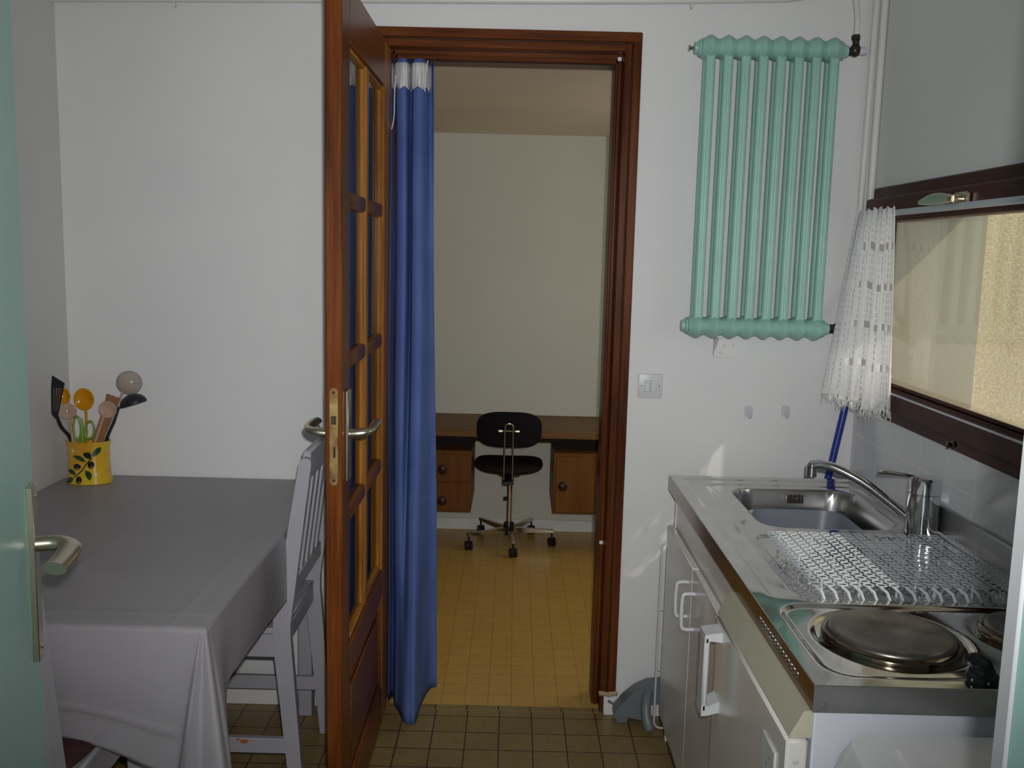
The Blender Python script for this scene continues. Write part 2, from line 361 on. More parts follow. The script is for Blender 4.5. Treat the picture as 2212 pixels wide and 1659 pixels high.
    def build(s, name, m, parent=None, local=False, angle=38, origin=None, solid=0.0, sub=0, normals=True):
        me = bpy.data.meshes.new(name)
        off = Vector((0, 0, 0))
        if parent is not None and not local: off = wloc(parent)
        elif origin is not None: off = Vector(origin)
        elif parent is None and not local:
            c = [v.co for v in s.bm.verts]
            off = Vector(((min(v.x for v in c) + max(v.x for v in c)) / 2, (min(v.y for v in c) + max(v.y for v in c)) / 2, min(v.z for v in c)))
        for v in s.bm.verts: v.co -= off
        if normals: bmesh.ops.recalc_face_normals(s.bm, faces=list(s.bm.faces))
        lim = radians(angle)
        for f in s.bm.faces: f.smooth = True
        for e in s.bm.edges:
            if len(e.link_faces) == 2:
                try: e.smooth = e.calc_face_angle(0.0) < lim
                except Exception: pass
        s.bm.to_mesh(me); s.bm.free()
        for k in (m if isinstance(m, (list, tuple)) else [m]): me.materials.append(MT[k] if isinstance(k, str) else k)
        o = bpy.data.objects.new(name, me); COL.objects.link(o)
        if parent is not None: o.parent = parent
        else: o.location = off if not local else (0, 0, 0)
        if solid: md = o.modifiers.new('thickness', 'SOLIDIFY'); md.thickness = solid; md.offset = 0
        if sub: md = o.modifiers.new('smooth', 'SUBSURF'); md.levels = sub; md.render_levels = sub
        return o
def wloc(o):
    v = Vector(o.location)
    while o.parent: o = o.parent; v += Vector(o.location)
    return v
def tag(o, label, cat, group=None):
    o['label'] = label; o['category'] = cat
    if group: o['group'] = group
    return o
def thing(name, label, cat, loc, group=None, rz=0.0):
    o = bpy.data.objects.new(name, None); COL.objects.link(o); o.location = loc; o.rotation_euler = (0, 0, rz); o.empty_display_size = 0.05
    return tag(o, label, cat, group)
def struct(o, label=None, cat=None):
    o['kind'] = 'structure'
    if label: o['label'] = label; o['category'] = cat
    return o
def dup(root):
    r = root.copy(); COL.objects.link(r)
    for ch in list(root.children):
        c = ch.copy(); COL.objects.link(c); c.parent = r
        for g in list(ch.children):
            d = g.copy(); COL.objects.link(d); d.parent = c
    return r
def spline(pts, n=8):
    P = [Vector(p) for p in pts]; out = []
    for i in range(len(P) - 1):
        p0, p1, p2, p3 = P[max(i - 1, 0)], P[i], P[i + 1], P[min(i + 2, len(P) - 1)]
        for k in range(n):
            t = k / n
            out.append(0.5 * ((2 * p1) + (p2 - p0) * t + (2 * p0 - 5 * p1 + 4 * p2 - p3) * t * t + (3 * p1 - p0 - 3 * p2 + p3) * t ** 3))
    out.append(P[-1]); return out
def lin(P, t):
    k = t * (len(P) - 1); i = min(int(k), len(P) - 2); return P[i].lerp(P[i + 1], k - i)
def rrect(x0, x1, y0, y1, r, n=6):
    o = []
    for cx, cy, a0 in ((x1 - r, y1 - r, 0), (x0 + r, y1 - r, 90), (x0 + r, y0 + r, 180), (x1 - r, y0 + r, 270)):
        for k in range(n + 1): a = radians(a0 + 90 * k / n); o.append((cx + r * cos(a), cy + r * sin(a)))
    return o
RX = lambda a: Matrix.Rotation(radians(a), 4, 'X')
RY = lambda a: Matrix.Rotation(radians(a), 4, 'Y')
RZ = lambda a: Matrix.Rotation(radians(a), 4, 'Z')
TR = lambda *a: Matrix.Translation(a)

# ------------------------------------------------------------------ the room
D = 2.97; WX = 1.09; LX = -1.401; YB = 5.017; CZ = 2.55
struct(MB().box(-1.7, 1.5, -0.2, 2.972, -0.08, 0).build('floor', 'floor'))
struct(MB().box(-2.6, 1.9, 2.972, 5.2, -0.08, 0).build('floor', 'floor_far'))
struct(MB().box(-1.7, 1.5, 0.5, 3.12, CZ, CZ + 0.1).build('ceiling', 'ceil'))
struct(MB().box(-2.6, 1.9, 3.12, 5.2, 2.10, 2.2).build('ceiling', 'cream_ceil'))
OX0, OX1, OZ = -0.425, 0.345, 2.135     # masonry opening of the inner doorway
w = MB()
w.box(LX - 0.2, OX0, D, 3.12, 0, CZ + 0.02); w.box(OX1, 1.43, D, 3.12, 0, CZ + 0.02); w.box(OX0, OX1, D, 3.12, OZ, CZ + 0.02)
struct(w.build('wall_back', 'wall'))
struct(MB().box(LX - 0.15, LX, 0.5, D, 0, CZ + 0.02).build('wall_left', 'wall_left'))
WY0, WY1, WZ0, WZ1 = 1.40, 2.90, 1.05, 1.715
w = MB()
w.box(WX, 1.415, 0.5, WY0, 0, CZ + 0.02); w.box(WX, 1.415, WY1, D, 0, CZ + 0.02); w.box(WX, 1.415, WY0, WY1, 0, WZ0); w.box(WX, 1.415, WY0, WY1, WZ1, CZ + 0.02)
w.mi = 1; w.box(WX - 0.006, WX, 1.1, 2.968, 0.80, WZ0)
w.mi = 2   # smooth rendered reveal of the window opening
w.box(1.13, 1.415, WY1 - 0.006, WY1, WZ0, WZ1); w.box(1.13, 1.415, WY0, WY0 + 0.006, WZ0, WZ1); w.box(1.13, 1.415, WY0, WY1, WZ1 - 0.006, WZ1); w.box(1.13, 1.42, WY0, WY1, WZ0, WZ0 + 0.006)
struct(w.build('wall_right', ['wall_lifted', 'splash', 'render']))
w = MB(); w.box(LX - 0.2, -0.47, 0.5, 0.622, 0, CZ + 0.02); w.box(0.375, 1.43, 0.5, 0.622, 0, CZ + 0.02); w.box(-0.47, 0.375, 0.5, 0.622, 2.1, CZ + 0.02)
struct(w.build('wall_front', 'wall'))
w = MB(); w.box(-1.35, -1.25, -1.9, 0.499, 0, 2.5); w.box(1.25, 1.35, -1.9, 0.499, 0, 2.5); w.box(-1.35, 1.35, -2.0, -1.9, 0, 2.5); w.box(-1.35, 1.35, -2.0, 0.499, 2.5, 2.6)
struct(w.build('wall_hall', 'wall'))
struct(MB().box(-1.35, 1.35, -2.0, -0.201, -0.08, 0).build('floor', 'floor'))
struct(MB().box(-2.6, 1.9, YB, 5.15, 0, 2.2).build('wall_far', 'cream'))
struct(MB().box(-2.6, -2.45, 3.12, YB, 0, 2.2).build('wall_far_left', 'cream'))
w = MB(); w.box(1.55, 1.7, 3.12, YB, 0, 2.2)
struct(w.build('wall_far_right', 'cream'))
w = MB(); w.box(-2.45, OX0, 3.121, 3.14, 0, 2.1); w.box(OX1, 1.55, 3.121, 3.14, 0, 2.1)
struct(w.build('wall_near_far_room', 'cream')); bpy.data.objects['wall_near_far_room'].name = 'wall_far_front'
struct(MB().box(1.432, 4.2, 2.99, 3.118, -0.2, 4.0).build('wall_outside', 'stucco'))
# baseboards
struct(MB().box(LX, -0.46, D - 0.014, D, 0, 0.07, 0.003).build('baseboard_back', 'white'))
struct(MB().box(0.325, WX, D - 0.03, D - 0.012, 0, 0.07, 0.003).build('baseboard_back', 'white'))
struct(MB().box(-2.4, 1.5, YB - 0.014, YB, 0, 0.064, 0.003).build('baseboard_far', 'white'))
struct(MB().box(LX, LX + 0.014, 0.7, D - 0.014, 0, 0.07, 0.003).build('baseboard_left', 'white'))

# casing and lining of the inner doorway (stepped profile)
cs = thing('trim_1', 'dark varnished wooden frame around the open inner doorway', 'door frame', (0, D, 0)); cs['kind'] = 'structure'
def jamb(sx, xo):   # sx: +1 right side, -1 left side ; xo outer edge
    b = MB(); q = lambda a: xo - sx * a
    def bx(a, c, y0, y1, bv=0.003, z0=0.0, z1=2.16): x0, x1 = sorted((q(a), q(c))); b.box(x0, x1, y0, y1, z0, z1, bv)
    bx(0, 0.027, D - 0.016, D - 0.001, z0=0.075, z1=2.159); bx(0.0285, 0.052, D - 0.006, 3.01, z1=2.132); bx(0.054, 0.066, 3.012, 3.02, z1=2.104); bx(0.050, 0.073, 3.0205, 3.119, z1=2.104)
    return b
jamb(1, 0.365).build('side_jamb', 'frame_wood', cs)
jamb(-1, -0.447).build('side_jamb', 'frame_wood', cs)
h = MB()
h.box(-0.447, 0.365, D - 0.017, D - 0.001, 2.131, 2.160, 0.003); h.box(-0.42, 0.338, D - 0.005, 3.01, 2.104, 2.1295, 0.003); h.box(-0.40, 0.315, 3.012, 3.02, 2.09, 2.106, 0.002); h.box(-0.40, 0.315, 3.0205, 3.119, 2.078, 2.103, 0.003)
h.build('head_jamb', 'frame_wood_x', cs)
for z in (2.092, 0.565): MB().box(0.298, 0.310, 3.008, 3.012, z - 0.006, z + 0.006, 0.001).build('catch_plate', 'sticker', cs)
MB().box(-0.39, 0.31, 2.955, 2.985, -0.001, 0.002).build('threshold_strip', 'floor', cs)

# glazed door leaf, open at right angles toward the viewer
DX0, DX1, DY0, DY1, DZ0, DZ1 = -0.427, -0.388, 2.145, 2.952, 0.012, 2.094
dr = thing('door_1', 'open varnished wooden door with glass panes and metal lever handles', 'door', (DX0, DY1, 0)); dr['kind'] = 'structure'
MB().box(DX0, DX1, DY0, DY0 + 0.098, DZ0, DZ1, 0.003).build('stile', 'door_wood', dr)
MB().box(DX0, DX1, DY1 - 0.125, DY1, DZ0, DZ1, 0.003).build('stile', 'door_wood_lit', dr)
ya, yb = DY0 + 0.0985, DY1 - 0.1255
MB().box(DX0, DX1, ya, yb, 1.965, DZ1, 0.002).build('rail', 'door_wood_h', dr)
MB().box(DX0, DX1, ya, yb, 0.44, 0.52, 0.002).build('rail', 'door_wood_h', dr)
MB().box(DX0, DX1, ya, yb, DZ0, 0.13, 0.002).build('rail', 'door_wood_h', dr)
ym = (ya + yb) / 2; ZB = (1.612, 1.231, 0.850)
b = MB(); b.box(DX0 + 0.004, DX1 - 0.004, ym - 0.022, ym + 0.022, 0.52, 1.965, 0.006, seg=2)
for s_ in (-1, 1): b.box(DX0 + 0.008, DX1 - 0.008, ym + s_ * 0.026 - 0.006, ym + s_ * 0.026 + 0.006, 0.53, 1.955, 0.004)
b.build('mullion', 'door_wood_lit', dr)
for z in ZB:
    b = MB(); b.box(DX0 + 0.004, DX1 - 0.004, ya, ym - 0.0225, z - 0.02, z + 0.02, 0.008, seg=2); b.box(DX0 + 0.004, DX1 - 0.004, ym + 0.0225, yb, z - 0.02, z + 0.02, 0.008, seg=2)
    b.build('glazing_bar', 'door_wood_h', dr)
b = MB()   # beading round the glass openings
for y in (ya + 0.005, yb - 0.005): b.box(DX0 + 0.007, DX1 - 0.007, y - 0.005, y + 0.005, 0.53, 1.955, 0.003)
for z in (0.525, 1.960): b.box(DX0 + 0.007, DX1 - 0.007, ya + 0.01, yb - 0.01, z - 0.005, z + 0.005, 0.003)
b.build('beading', 'door_wood_lit', dr)
zs = [0.52, 0.85, 1.231, 1.612, 1.965]
for k in range(4):
    for y0, y1 in ((ya + 0.004, ym - 0.024), (ym + 0.024, yb - 0.004)):
        MB().box(-0.4095, -0.4065, y0, y1, zs[k] + 0.018, zs[k + 1] - 0.018).build('pane', 'glass', dr)
b = MB(); b.box(DX0 + 0.012, DX1 - 0.012, ya, yb, 0.13, 0.44)
for x0, x1 in ((DX0 + 0.005, DX0 + 0.012), (DX1 - 0.012, DX1 - 0.005)): b.box(x0, x1, ya + 0.06, yb - 0.06, 0.18, 0.39, 0.006)
for x0, x1 in ((DX0 + 0.002, DX0 + 0.014), (DX1 - 0.014, DX1 - 0.002)):
    b.box(x0, x1, ya, ya + 0.02, 0.13, 0.44, 0.005); b.box(x0, x1, yb - 0.02, yb, 0.13, 0.44, 0.005); b.box(x0, x1, ya, yb, 0.42, 0.44, 0.005); b.box(x0, x1, ya, yb, 0.13, 0.15, 0.005)
b.build('lower_panel', 'door_wood_h', dr)
xm = (DX0 + DX1) / 2
b = MB(); b.prism([(xm - 0.0095 + p[0], p[1]) for p in rrect(0, 0.019, 0.955, 1.183, 0.0094)], 'y', DY0 - 0.0018, DY0 + 0.001); lp = b.build('lock_plate', 'brass', dr)
b = MB(); b.box(xm - 0.006, xm + 0.006, DY0 - 0.0028, DY0 - 0.001, 1.098, 1.118); b.box(xm - 0.001, xm + 0.004, DY0 - 0.003, DY0 - 0.001, 1.02, 1.046); b.build('latch', 'dark_brass', lp)
for z in (1.172, 0.966): MB().lathe([(0.0035, 0), (0.003, 0.0012)], 10, TR(xm, DY0 - 0.0018, z) @ RX(90)).build('screw', 'dark_brass', lp)
def lever(sx, xface):
    y0 = DY0 + 0.056
    hd = MB().box(min(xface, xface + sx * 0.008), max(xface, xface + sx * 0.008), y0 - 0.021, y0 + 0.021, 0.955, 1.172, 0.002).build('back_plate', 'champagne', dr)
    zc = 1.068
    pts = spline([(xface + sx * 0.006, y0, zc - 0.002), (xface + sx * 0.03, y0, zc), (xface + sx * 0.047, y0 + 0.006, zc + 0.003), (xface + sx * 0.056, y0 + 0.03, zc + 0.007), (xface + sx * 0.056, y0 + 0.07, zc + 0.009), (xface + sx * 0.054, y0 + 0.115, zc + 0.008)], 7)
    n = len(pts); R = [0.0125 - 0.0035 * min(1, i / (n * 0.35)) for i in range(n)]
    MB().tube(pts, [0.0125 if i < n * 0.35 else 0.0128 for i in range(n)], 14, flat=[1.0 - 0.42 * min(1, max(0, (i / n - 0.2) / 0.3)) for i in range(n)], up=(0, 0, 1)).build('lever_handle', 'champagne', hd)
lever(1, DX1); lever(-1, DX0)
for z in (0.25, 1.05, 1.85): MB().lathe([(0.006, 0), (0.006, 0.09)], 10, TR(DX0 - 0.001, DY1 + 0.006, z)).build('hinge', 'dark_brass', dr)

# teal entrance door on the left, hinged near the viewer
th = radians(18.4)
d2 = thing('door_2', 'teal painted entrance door standing open at the left edge', 'door', (-0.472, 0.645, 0)); d2['kind'] = 'structure'
d2.rotation_euler = (0, 0, th)
LEN = 0.803
MB().box(-0.04, 0, 0, LEN, 0.01, 2.06, 0.002).build('door_leaf', 'teal_door', d2, local=True)
pl = MB().box(0, 0.009, LEN - 0.066, LEN - 0.026, 0.876, 1.143, 0.0012).build('back_plate', 'champagne', d2, local=True)
zc = 1.052; yh = LEN - 0.046
pts = spline([(0.007, yh, zc), (0.03, yh, zc), (0.047, yh - 0.004, zc - 0.001), (0.056, yh - 0.02, zc - 0.003), (0.053, yh - 0.06, zc - 0.006), (0.045, yh - 0.10, zc - 0.008)], 8)
n = len(pts); MB().tube(pts, [0.0118 + 0.0045 * min(1, max(0, (i / n - 0.2) / 0.3)) for i in range(n)], 16, flat=[1.0 - 0.42 * min(1, max(0, (i / n - 0.2) / 0.3)) for i in range(n)], up=(0, 0, 1)).build('lever_handle', 'champagne', pl, local=True)
for z in (0.893, 1.126): MB().ball((0.0098, LEN - 0.046, z), (0.0025, 0.004, 0.004), 8, 5).build('screw', 'bead', pl, local=True)
# entrance frame on the right hand side
tr = thing('trim_2', 'teal entrance door frame with white edge at right margin', 'door frame', (0.36, 0.6, 0)); tr['kind'] = 'structure'
MB().box(0.3505, 0.374, 0.6225, 0.641, 0, 2.1, 0.002).build('white_edge_strip', 'white_dimmed', tr)
MB().box(0.3525, 0.3749, 0.48, 0.622, 0, 2.1).build('side_jamb', 'teal_door', tr)

# kitchen window in the right hand wall
wn = thing('window_1', 'low wide window with dark brown wooden frame above the sink', 'window', (WX, 2.35, WZ0)); wn['kind'] = 'structure'
b = MB()   # fixed frame
b.box(1.07, 1.13, WY0, WY1, WZ1 - 0.045, WZ1, 0.004); b.box(1.07, 1.13, WY0, WY1, WZ0, WZ0 + 0.045, 0.004)
b.box(1.07, 1.13, WY0, WY0 + 0.045, WZ0 + 0.045, WZ1 - 0.045, 0.004); b.box(1.07, 1.13, WY1 - 0.045, WY1, WZ0 + 0.045, WZ1 - 0.045, 0.004)
b.build('window_frame', 'win_wood', wn)
b = MB()   # moving sash, standing proud of the frame
SY0, SY1 = WY0 + 0.02, WY1 + 0.004
b.box(1.05, 1.105, SY0, SY1, 1.612, 1.682, 0.005); b.box(1.05, 1.105, SY0, SY1, 1.082, 1.150, 0.005)
b.box(1.05, 1.105, SY0, SY0 + 0.07, 1.150, 1.612, 0.005); b.box(1.05, 1.105, SY1 - 0.07, SY1, 1.150, 1.612, 0.005)
b.box(1.062, 1.075, SY0 + 0.07, SY1 - 0.07, 1.150, 1.160, 0.004)
b.build('sash', 'win_wood', wn)
MB().box(1.085, 1.089, SY0 + 0.06, SY1 - 0.06, 1.142, 1.62).build('pane', 'win_glass', wn)
MB().box(1.048, 1.053, SY0 + 0.05, SY1 - 0.03, 1.134, 1.140, 0.001).build('glazing_strip', 'aluminium', wn)
hb = MB(); hb.box(1.036, 1.05, 2.235, 2.30, 1.633, 1.665, 0.004); hb.lathe([(0.011, 0), (0.010, 0.03)], 14, TR(1.05, 2.265, 1.649) @ RY(-90))
hh = hb.build('handle_base', 'champagne', wn)
hb = MB(); hb.tube(spline([(1.018, 2.262, 1.649), (1.014, 2.30, 1.651), (1.013, 2.36, 1.652), (1.014, 2.44, 1.648)], 6), [0.008, .009, .010, .011, .011, .012, .013, .013, .014, .014, .014, .014, .014, .013, .012, .010, .008, .006, .004], 12, flat=0.5, up=(1, 0, 0))
hb.build('handle_lever', 'champagne', hh)
b = MB(); b.lathe([(0.010, 0), (0.011, 0.006), (0.006, 0.010), (0.009, 0.018), (0.004, 0.021)], 14, TR(1.052, 2.21, 1.072) @ RY(-90)); b.build('catch_knob', 'dark_steel', wn)

# ------------------------------------------------------------------ radiator and pipes
rd = thing('radiator', 'teal cast column radiator mounted high on the white wall', 'radiator', (0.73, 2.885, 1.25))
PX = 0.0513; X0 = 0.5525
prof = [(-0.0262, 0.0255), (-0.022, 0.0270), (-0.014, 0.0305), (-0.006, 0.0355), (0, 0.0375), (0.006, 0.0355), (0.014, 0.0305), (0.022, 0.0270), (0.0262, 0.0255)]
for k in range(8):
    x = X0 + PX * k; b = MB()
    for z in (2.104, 1.2925): b.lathe([(r, t) for t, r in prof], 22, TR(x, 2.885, z) @ RY(90), sx=1.0, sy=1.55)
    for y in (2.860, 2.903):
        b.tube([(x - 0.0038, y, 1.30), (x - 0.0038, y, 2.10)], 0.0112, 12, cap=False); b.tube([(x + 0.0038, y, 1.30), (x + 0.0038, y, 2.10)], 0.0112, 12, cap=False)
    for z0, z1 in ((1.32, 1.525), (1.56, 1.80), (1.835, 2.09)): b.box(x - 0.004, x + 0.004, 2.864, 2.899, z0, z1)
    b.build('radiator_section', 'teal_rad', rd)
xl, xr = X0 - 0.0262, X0 + 7 * PX + 0.0262
for x, z, s_ in ((xl, 2.104, -1), (xr, 2.104, 1), (xl, 1.2925, -1), (xr, 1.2925, 1)): MB().lathe([(0.024, 0), (0.024, 0.006), (0.018, 0.008), (0.017, 0.018), (0.008, 0.019)], 14, TR(x, 2.885, z) @ RY(90 * s_)).build('end_plug', 'teal_rad', rd)
b = MB(); b.lathe([(0.005, 0), (0.005, 0.012), (0.009, 0.013), (0.009, 0.017)], 10, TR(xl - 0.018, 2.885, 2.104) @ RY(-90)); b.build('bleed_screw', 'chrome_dull', rd)
b = MB(); b.tube([(xr + 0.017, 2.885, 2.104), (xr + 0.04, 2.885, 2.104)], 0.012, 12); b.ball((xr + 0.04, 2.885, 2.108), (0.017, 0.017, 0.019)); b.tube([(xr + 0.042, 2.885, 2.11), (xr + 0.04, 2.885, 2.152)], 0.010, 10); b.lathe([(0.013, 0), (0.013, 0.012)], 6, TR(xr + 0.04, 2.885, 2.138))
vv = b.build('top_valve', 'dark_brass', rd)
b = MB(); b.tube([(xr + 0.05, 2.885, 2.106), (xr + 0.066, 2.882, 2.106), (xr + 0.074, 2.880, 2.106)], [0.011, 0.012, 0.008], 12); b.build('valve_cap', 'hook', vv)
b = MB(); b.tube([(xr + 0.017, 2.885, 1.2925), (xr + 0.045, 2.885, 1.2925)], 0.014, 12); b.ball((xr + 0.048, 2.885, 1.295), 0.018); b.tube([(xr + 0.05, 2.885, 1.30), (xr + 0.066, 2.90, 1.332)], 0.012, 10); b.build('lower_valve', 'dark_brass', rd)
br = thing('radiator_bracket', 'small white metal bracket screwed to the wall beneath the radiator', 'bracket', (0.675, 2.955, 1.19))
b = MB(); b.prism([(0.628, 1.25), (0.66, 1.25), (0.72, 1.232), (0.716, 1.19), (0.63, 1.19)], 'y', 2.9585, D); b.build('wall_plate', 'white', br)
MB().prism([(2.90, 1.253), (2.968, 1.253), (2.968, 1.196)], 'x', 0.627, 0.6305).build('gusset', 'white', br)
for x, z in ((0.65, 1.205), (0.66, 1.225), (0.688, 1.228)): MB().lathe([(0.0055, 0), (0.004, 0.004), (0.0015, 0.0045)], 10, TR(x, 2.9586, z) @ RX(90)).build('screw', 'pipe', br)
tag(MB().tube(spline([(LX + 0.001, 2.95, 2.216), (-0.8, 2.95, 2.228), (0.2, 2.95, 2.246), (0.70, 2.95, 2.262), (0.80, 2.95, 2.268), (0.88, 2.95, 2.285), (0.935, 2.95, 2.33), (0.95, 2.95, 2.40), (0.95, 2.95, 2.548)], 6), 0.0115, 12).build('water_pipe', 'pipe'), 'white painted pipe running along the wall near the ceiling', 'pipe', 'heating pipes')
tag(MB().tube(spline([(xr + 0.041, 2.885, 2.152), (xr + 0.041, 2.887, 2.20), (xr + 0.036, 2.90, 2.26), (xr + 0.03, 2.93, 2.36), (xr + 0.03, 2.945, 2.548)], 6), 0.0085, 12).build('water_pipe', 'pipe'), 'thin white pipe rising from the radiator top valve', 'pipe', 'heating pipes')
tag(MB().tube(spline([(xr + 0.066, 2.90, 1.332), (xr + 0.078, 2.92, 1.38), (1.046, 2.945, 1.50), (1.050, 2.95, 1.75), (1.052, 2.95, 2.05), (1.053, 2.95, 2.20), (1.055, 2.95, 2.32), (1.055, 2.95, 2.548)], 7), 0.0095, 12).build('water_pipe', 'pipe'), 'white pipe running down the corner beside the window', 'pipe', 'heating pipes')
tag(MB().tube([(1.0775, 2.948, 1.64), (1.0775, 2.948, 2.548)], 0.0115, 10).build('cable_conduit', 'pipe'), 'white cable conduit ending above the lace curtain in the corner', 'conduit')
for x, z, lb in ((-1.036, 2.224, 'small white pipe clip holding the ceiling pipe at the left'), (0.507, 2.2555, 'small white pipe clip holding the ceiling pipe above the radiator')):
    b = MB(); b.tube([(x + 0.0045 - 0.009, 2.95, z), (x + 0.0045, 2.95, z)], 0.0145, 12); b.box(x - 0.004, x + 0.004, 2.948, 2.969, z - 0.024, z - 0.012, 0.002)
    tag(b.build('pipe_clip', 'pipe'), lb, 'pipe clip', 'pipe clips')
sw = thing('light_switch', 'square white double light switch beside the door frame', 'light switch', (0.435, 2.965, 1.053))
MB().box(0.397, 0.474, 2.963, D, 1.054, 1.132, 0.003, seg=2).build('switch_plate', 'white_plastic', sw)
for k in range(2): MB().box(0.4165 + k * 0.0192, 0.435 + k * 0.0192, 2.9595, 2.9635, 1.075, 1.112, 0.0015).build('rocker', 'white_plastic', sw)
for x in (0.4075, 0.4635): MB().lathe([(0.0026, 0), (0.002, 0.001)], 8, TR(x, 2.9635, 1.093) @ RX(90)).build('screw', 'chrome_dull', sw)
def hook(x, z, lb):
    hk = thing('adhesive_hook', lb, 'wall hook', (x, 2.968, z), 'adhesive hooks on the wall')
    b = MB(); b.prism([(x + p[0], z + p[1]) for p in rrect(-0.013, 0.013, -0.016, 0.020, 0.009)], 'y', 2.9655, D); b.build('hook_base', 'hook', hk)
    MB().tube(spline([(x, 2.9655, z + 0.004), (x, 2.955, z - 0.010), (x, 2.947, z - 0.014), (x, 2.943, z - 0.006)], 4), 0.005, 8).build('hook_tip', 'hook', hk)
hook(0.751, 1.016, 'pale plastic wall hook nearer the light switch'); hook(0.868, 1.020, 'pale plastic wall hook nearer the window')
tag(MB().grid(lambda u, v: (0.306 + u * 0.063 + 0.004 * (1 - v) * (1 - u), 2.9385 + 0.0008 * sin(u * 20), 0.067 + v * 0.016 + 0.002 * sin(u * 9)), 10, 3).build('masking_tape', 'tape', solid=0.0006), 'strip of tan tape across the foot of the door casing', 'tape')

# ------------------------------------------------------------------ doorway curtain
cu = thing('curtain', 'blue cotton curtain bunched at the left side of the doorway', 'curtain', (-0.33, 2.99, 0.02))
topP = spline([(-0.394, 2.99, 0), (-0.385, 3.025, 0), (-0.372, 2.985, 0), (-0.345, 2.975, 0), (-0.330, 3.025, 0), (-0.318, 2.978, 0), (-0.292, 2.975, 0), (-0.280, 3.02, 0), (-0.274, 3.03, 0), (-0.266, 3.01, 0)], 8)
midP = spline([(-0.388, 2.972, 0), (-0.380, 3.02, 0), (-0.366, 2.965, 0), (-0.342, 2.945, 0), (-0.330, 2.985, 0), (-0.316, 2.935, 0), (-0.288, 2.930, 0), (-0.274, 3.00, 0), (-0.266, 3.03, 0), (-0.250, 3.05, 0)], 8)
botP = spline([(-0.386, 2.966, 0), (-0.378, 3.02, 0), (-0.362, 2.94, 0), (-0.347, 2.91, 0), (-0.322, 2.842, 0), (-0.300, 2.826, 0), (-0.281, 2.830, 0), (-0.272, 2.96, 0), (-0.255, 3.06, 0), (-0.232, 3.085, 0)], 8)
def cur(u, v):   # v 0 bottom .. 1 top
    a, m_, c = lin(botP, u), lin(midP, u), lin(topP, u)
    p = a * (1 - v) ** 2 + (m_ * 2 - (a + c) * 0.5) * (2 * v * (1 - v)) + c * v * v
    z0 = 0.012 + 0.003 * u
    return (p.x + 0.002 * sin(9 * v + 5 * u), p.y + 0.002 * sin(7 * v + 9 * u), z0 + (2.072 - z0) * v)
MB().grid(cur, 108, 60).build('curtain_cloth', 'blue_cloth', cu, solid=0.0012, angle=80)
def tapefn(u, v):
    p = Vector(cur(u * 0.93, 0.958 + 0.036 * v)); q = Vector(cur(min(u * 0.93 + 0.004, 1), 0.958 + 0.036 * v)); t = (q - p); n = Vector((t.y, -t.x, 0)).normalized()
    w_ = 0.004 if n.y < 0 else -0.004
    return (p.x + n.x * w_, p.y - 0.004, p.z + 0.004 * sin(u * 60) * (1 - v))
MB().grid(tapefn, 150, 4).build('header_tape', 'tape_cloth', cu, solid=0.001, angle=80)
MB().tube(spline([(-0.374, 2.966, 2.02), (-0.377, 2.962, 1.97), (-0.378, 2.960, 1.90), (-0.385, 2.957, 1.86)], 5), 0.0016, 6).build('draw_cord', 'cord', cu)
MB().tube(spline([(-0.278, 2.966, 2.065), (-0.285, 2.964, 2.02), (-0.286, 2.964, 1.975)], 5), 0.0016, 6).build('draw_cord', 'cord', cu)
for k in range(6): MB().tube([(-0.385 + 0.021 * k + 0.0065 * cos(a), 3.01, 2.070 + 0.0065 * sin(a)) for a in [2 * pi * j / 12 for j in range(12)]], 0.0014, 6, closed=True).build('curtain_ring', 'black', cu)
tag(MB().tube([(-0.372, 3.012, 2.0745), (0.291, 3.012, 2.0745)], 0.0016, 8).build('curtain_wire', 'black'), 'thin dark curtain wire stretched under the doorway head', 'curtain wire')
tag(MB().tube([(0.281 + 0.0065 * cos(a), 3.012, 2.0665 + 0.0075 * sin(a)) for a in [2 * pi * j / 14 for j in range(14)]], 0.0014, 6, closed=True).build('curtain_ring', 'black'), 'small dark ring left at the right end of the curtain wire', 'ring')

# ------------------------------------------------------------------ lace window curtain on its rod
tag(MB().tube([(1.036, SY0 + 0.01, 1.632), (1.036, 2.895, 1.632)], 0.0085, 12).build('curtain_rod', 'aluminium'), 'slim pale rod across the top of the kitchen window', 'curtain rod')
lc = thing('lace_curtain', 'white crocheted lace curtain pushed to the far end of the window', 'curtain', (1.02, 2.75, 1.06))
def lacef(u, v):  # u 0 near .. 1 far ; v 0 bottom .. 1 top
    w_ = sin(u * 2 * pi * 5.5 + 0.6) * (0.008 + 0.010 * (1 - v)) + 0.004 * sin(u * 2 * pi * 13 + v * 3)
    xt, yt = 1.024 + 0.5 * w_, 2.625 + 0.268 * u
    xb, yb_ = 1.026 - 0.078 * u ** 1.3 + w_, 2.585 + 0.265 * u
    s_ = (1 - v) ** 0.85
    z0 = 1.082 + 0.022 * u + 0.006 * sin(u * 17)
    return (xt * (1 - s_) + xb * s_, yt * (1 - s_) + yb_ * s_, z0 + (1.648 + 0.004 * sin(u * 70) - z0) * v)
MB().grid(lacef, 130, 70, uv=True).build('lace_panel', 'lace', lc, angle=80)
b = MB()
for k in range(150):
    u = (k + random.random()) / 150; p = Vector(lacef(u, 0)); L = 0.014 + 0.016 * random.random()
    b.tube([p + Vector((0, 0, 0.004)), p + Vector((random.uniform(-.004, .004), random.uniform(-.004, .004), -L * 0.5)), p + Vector((random.uniform(-.009, .006), random.uniform(-.010, .006), -L))], [0.0011, 0.0011, 0.0006], 4)
b.build('fringe', 'cord', lc)
b = MB(); b.tube(spline([lacef(0.0, 1 - 0.999 * k / 12) for k in range(13)], 3), 0.0022, 6); b.build('selvedge', 'cord', lc)

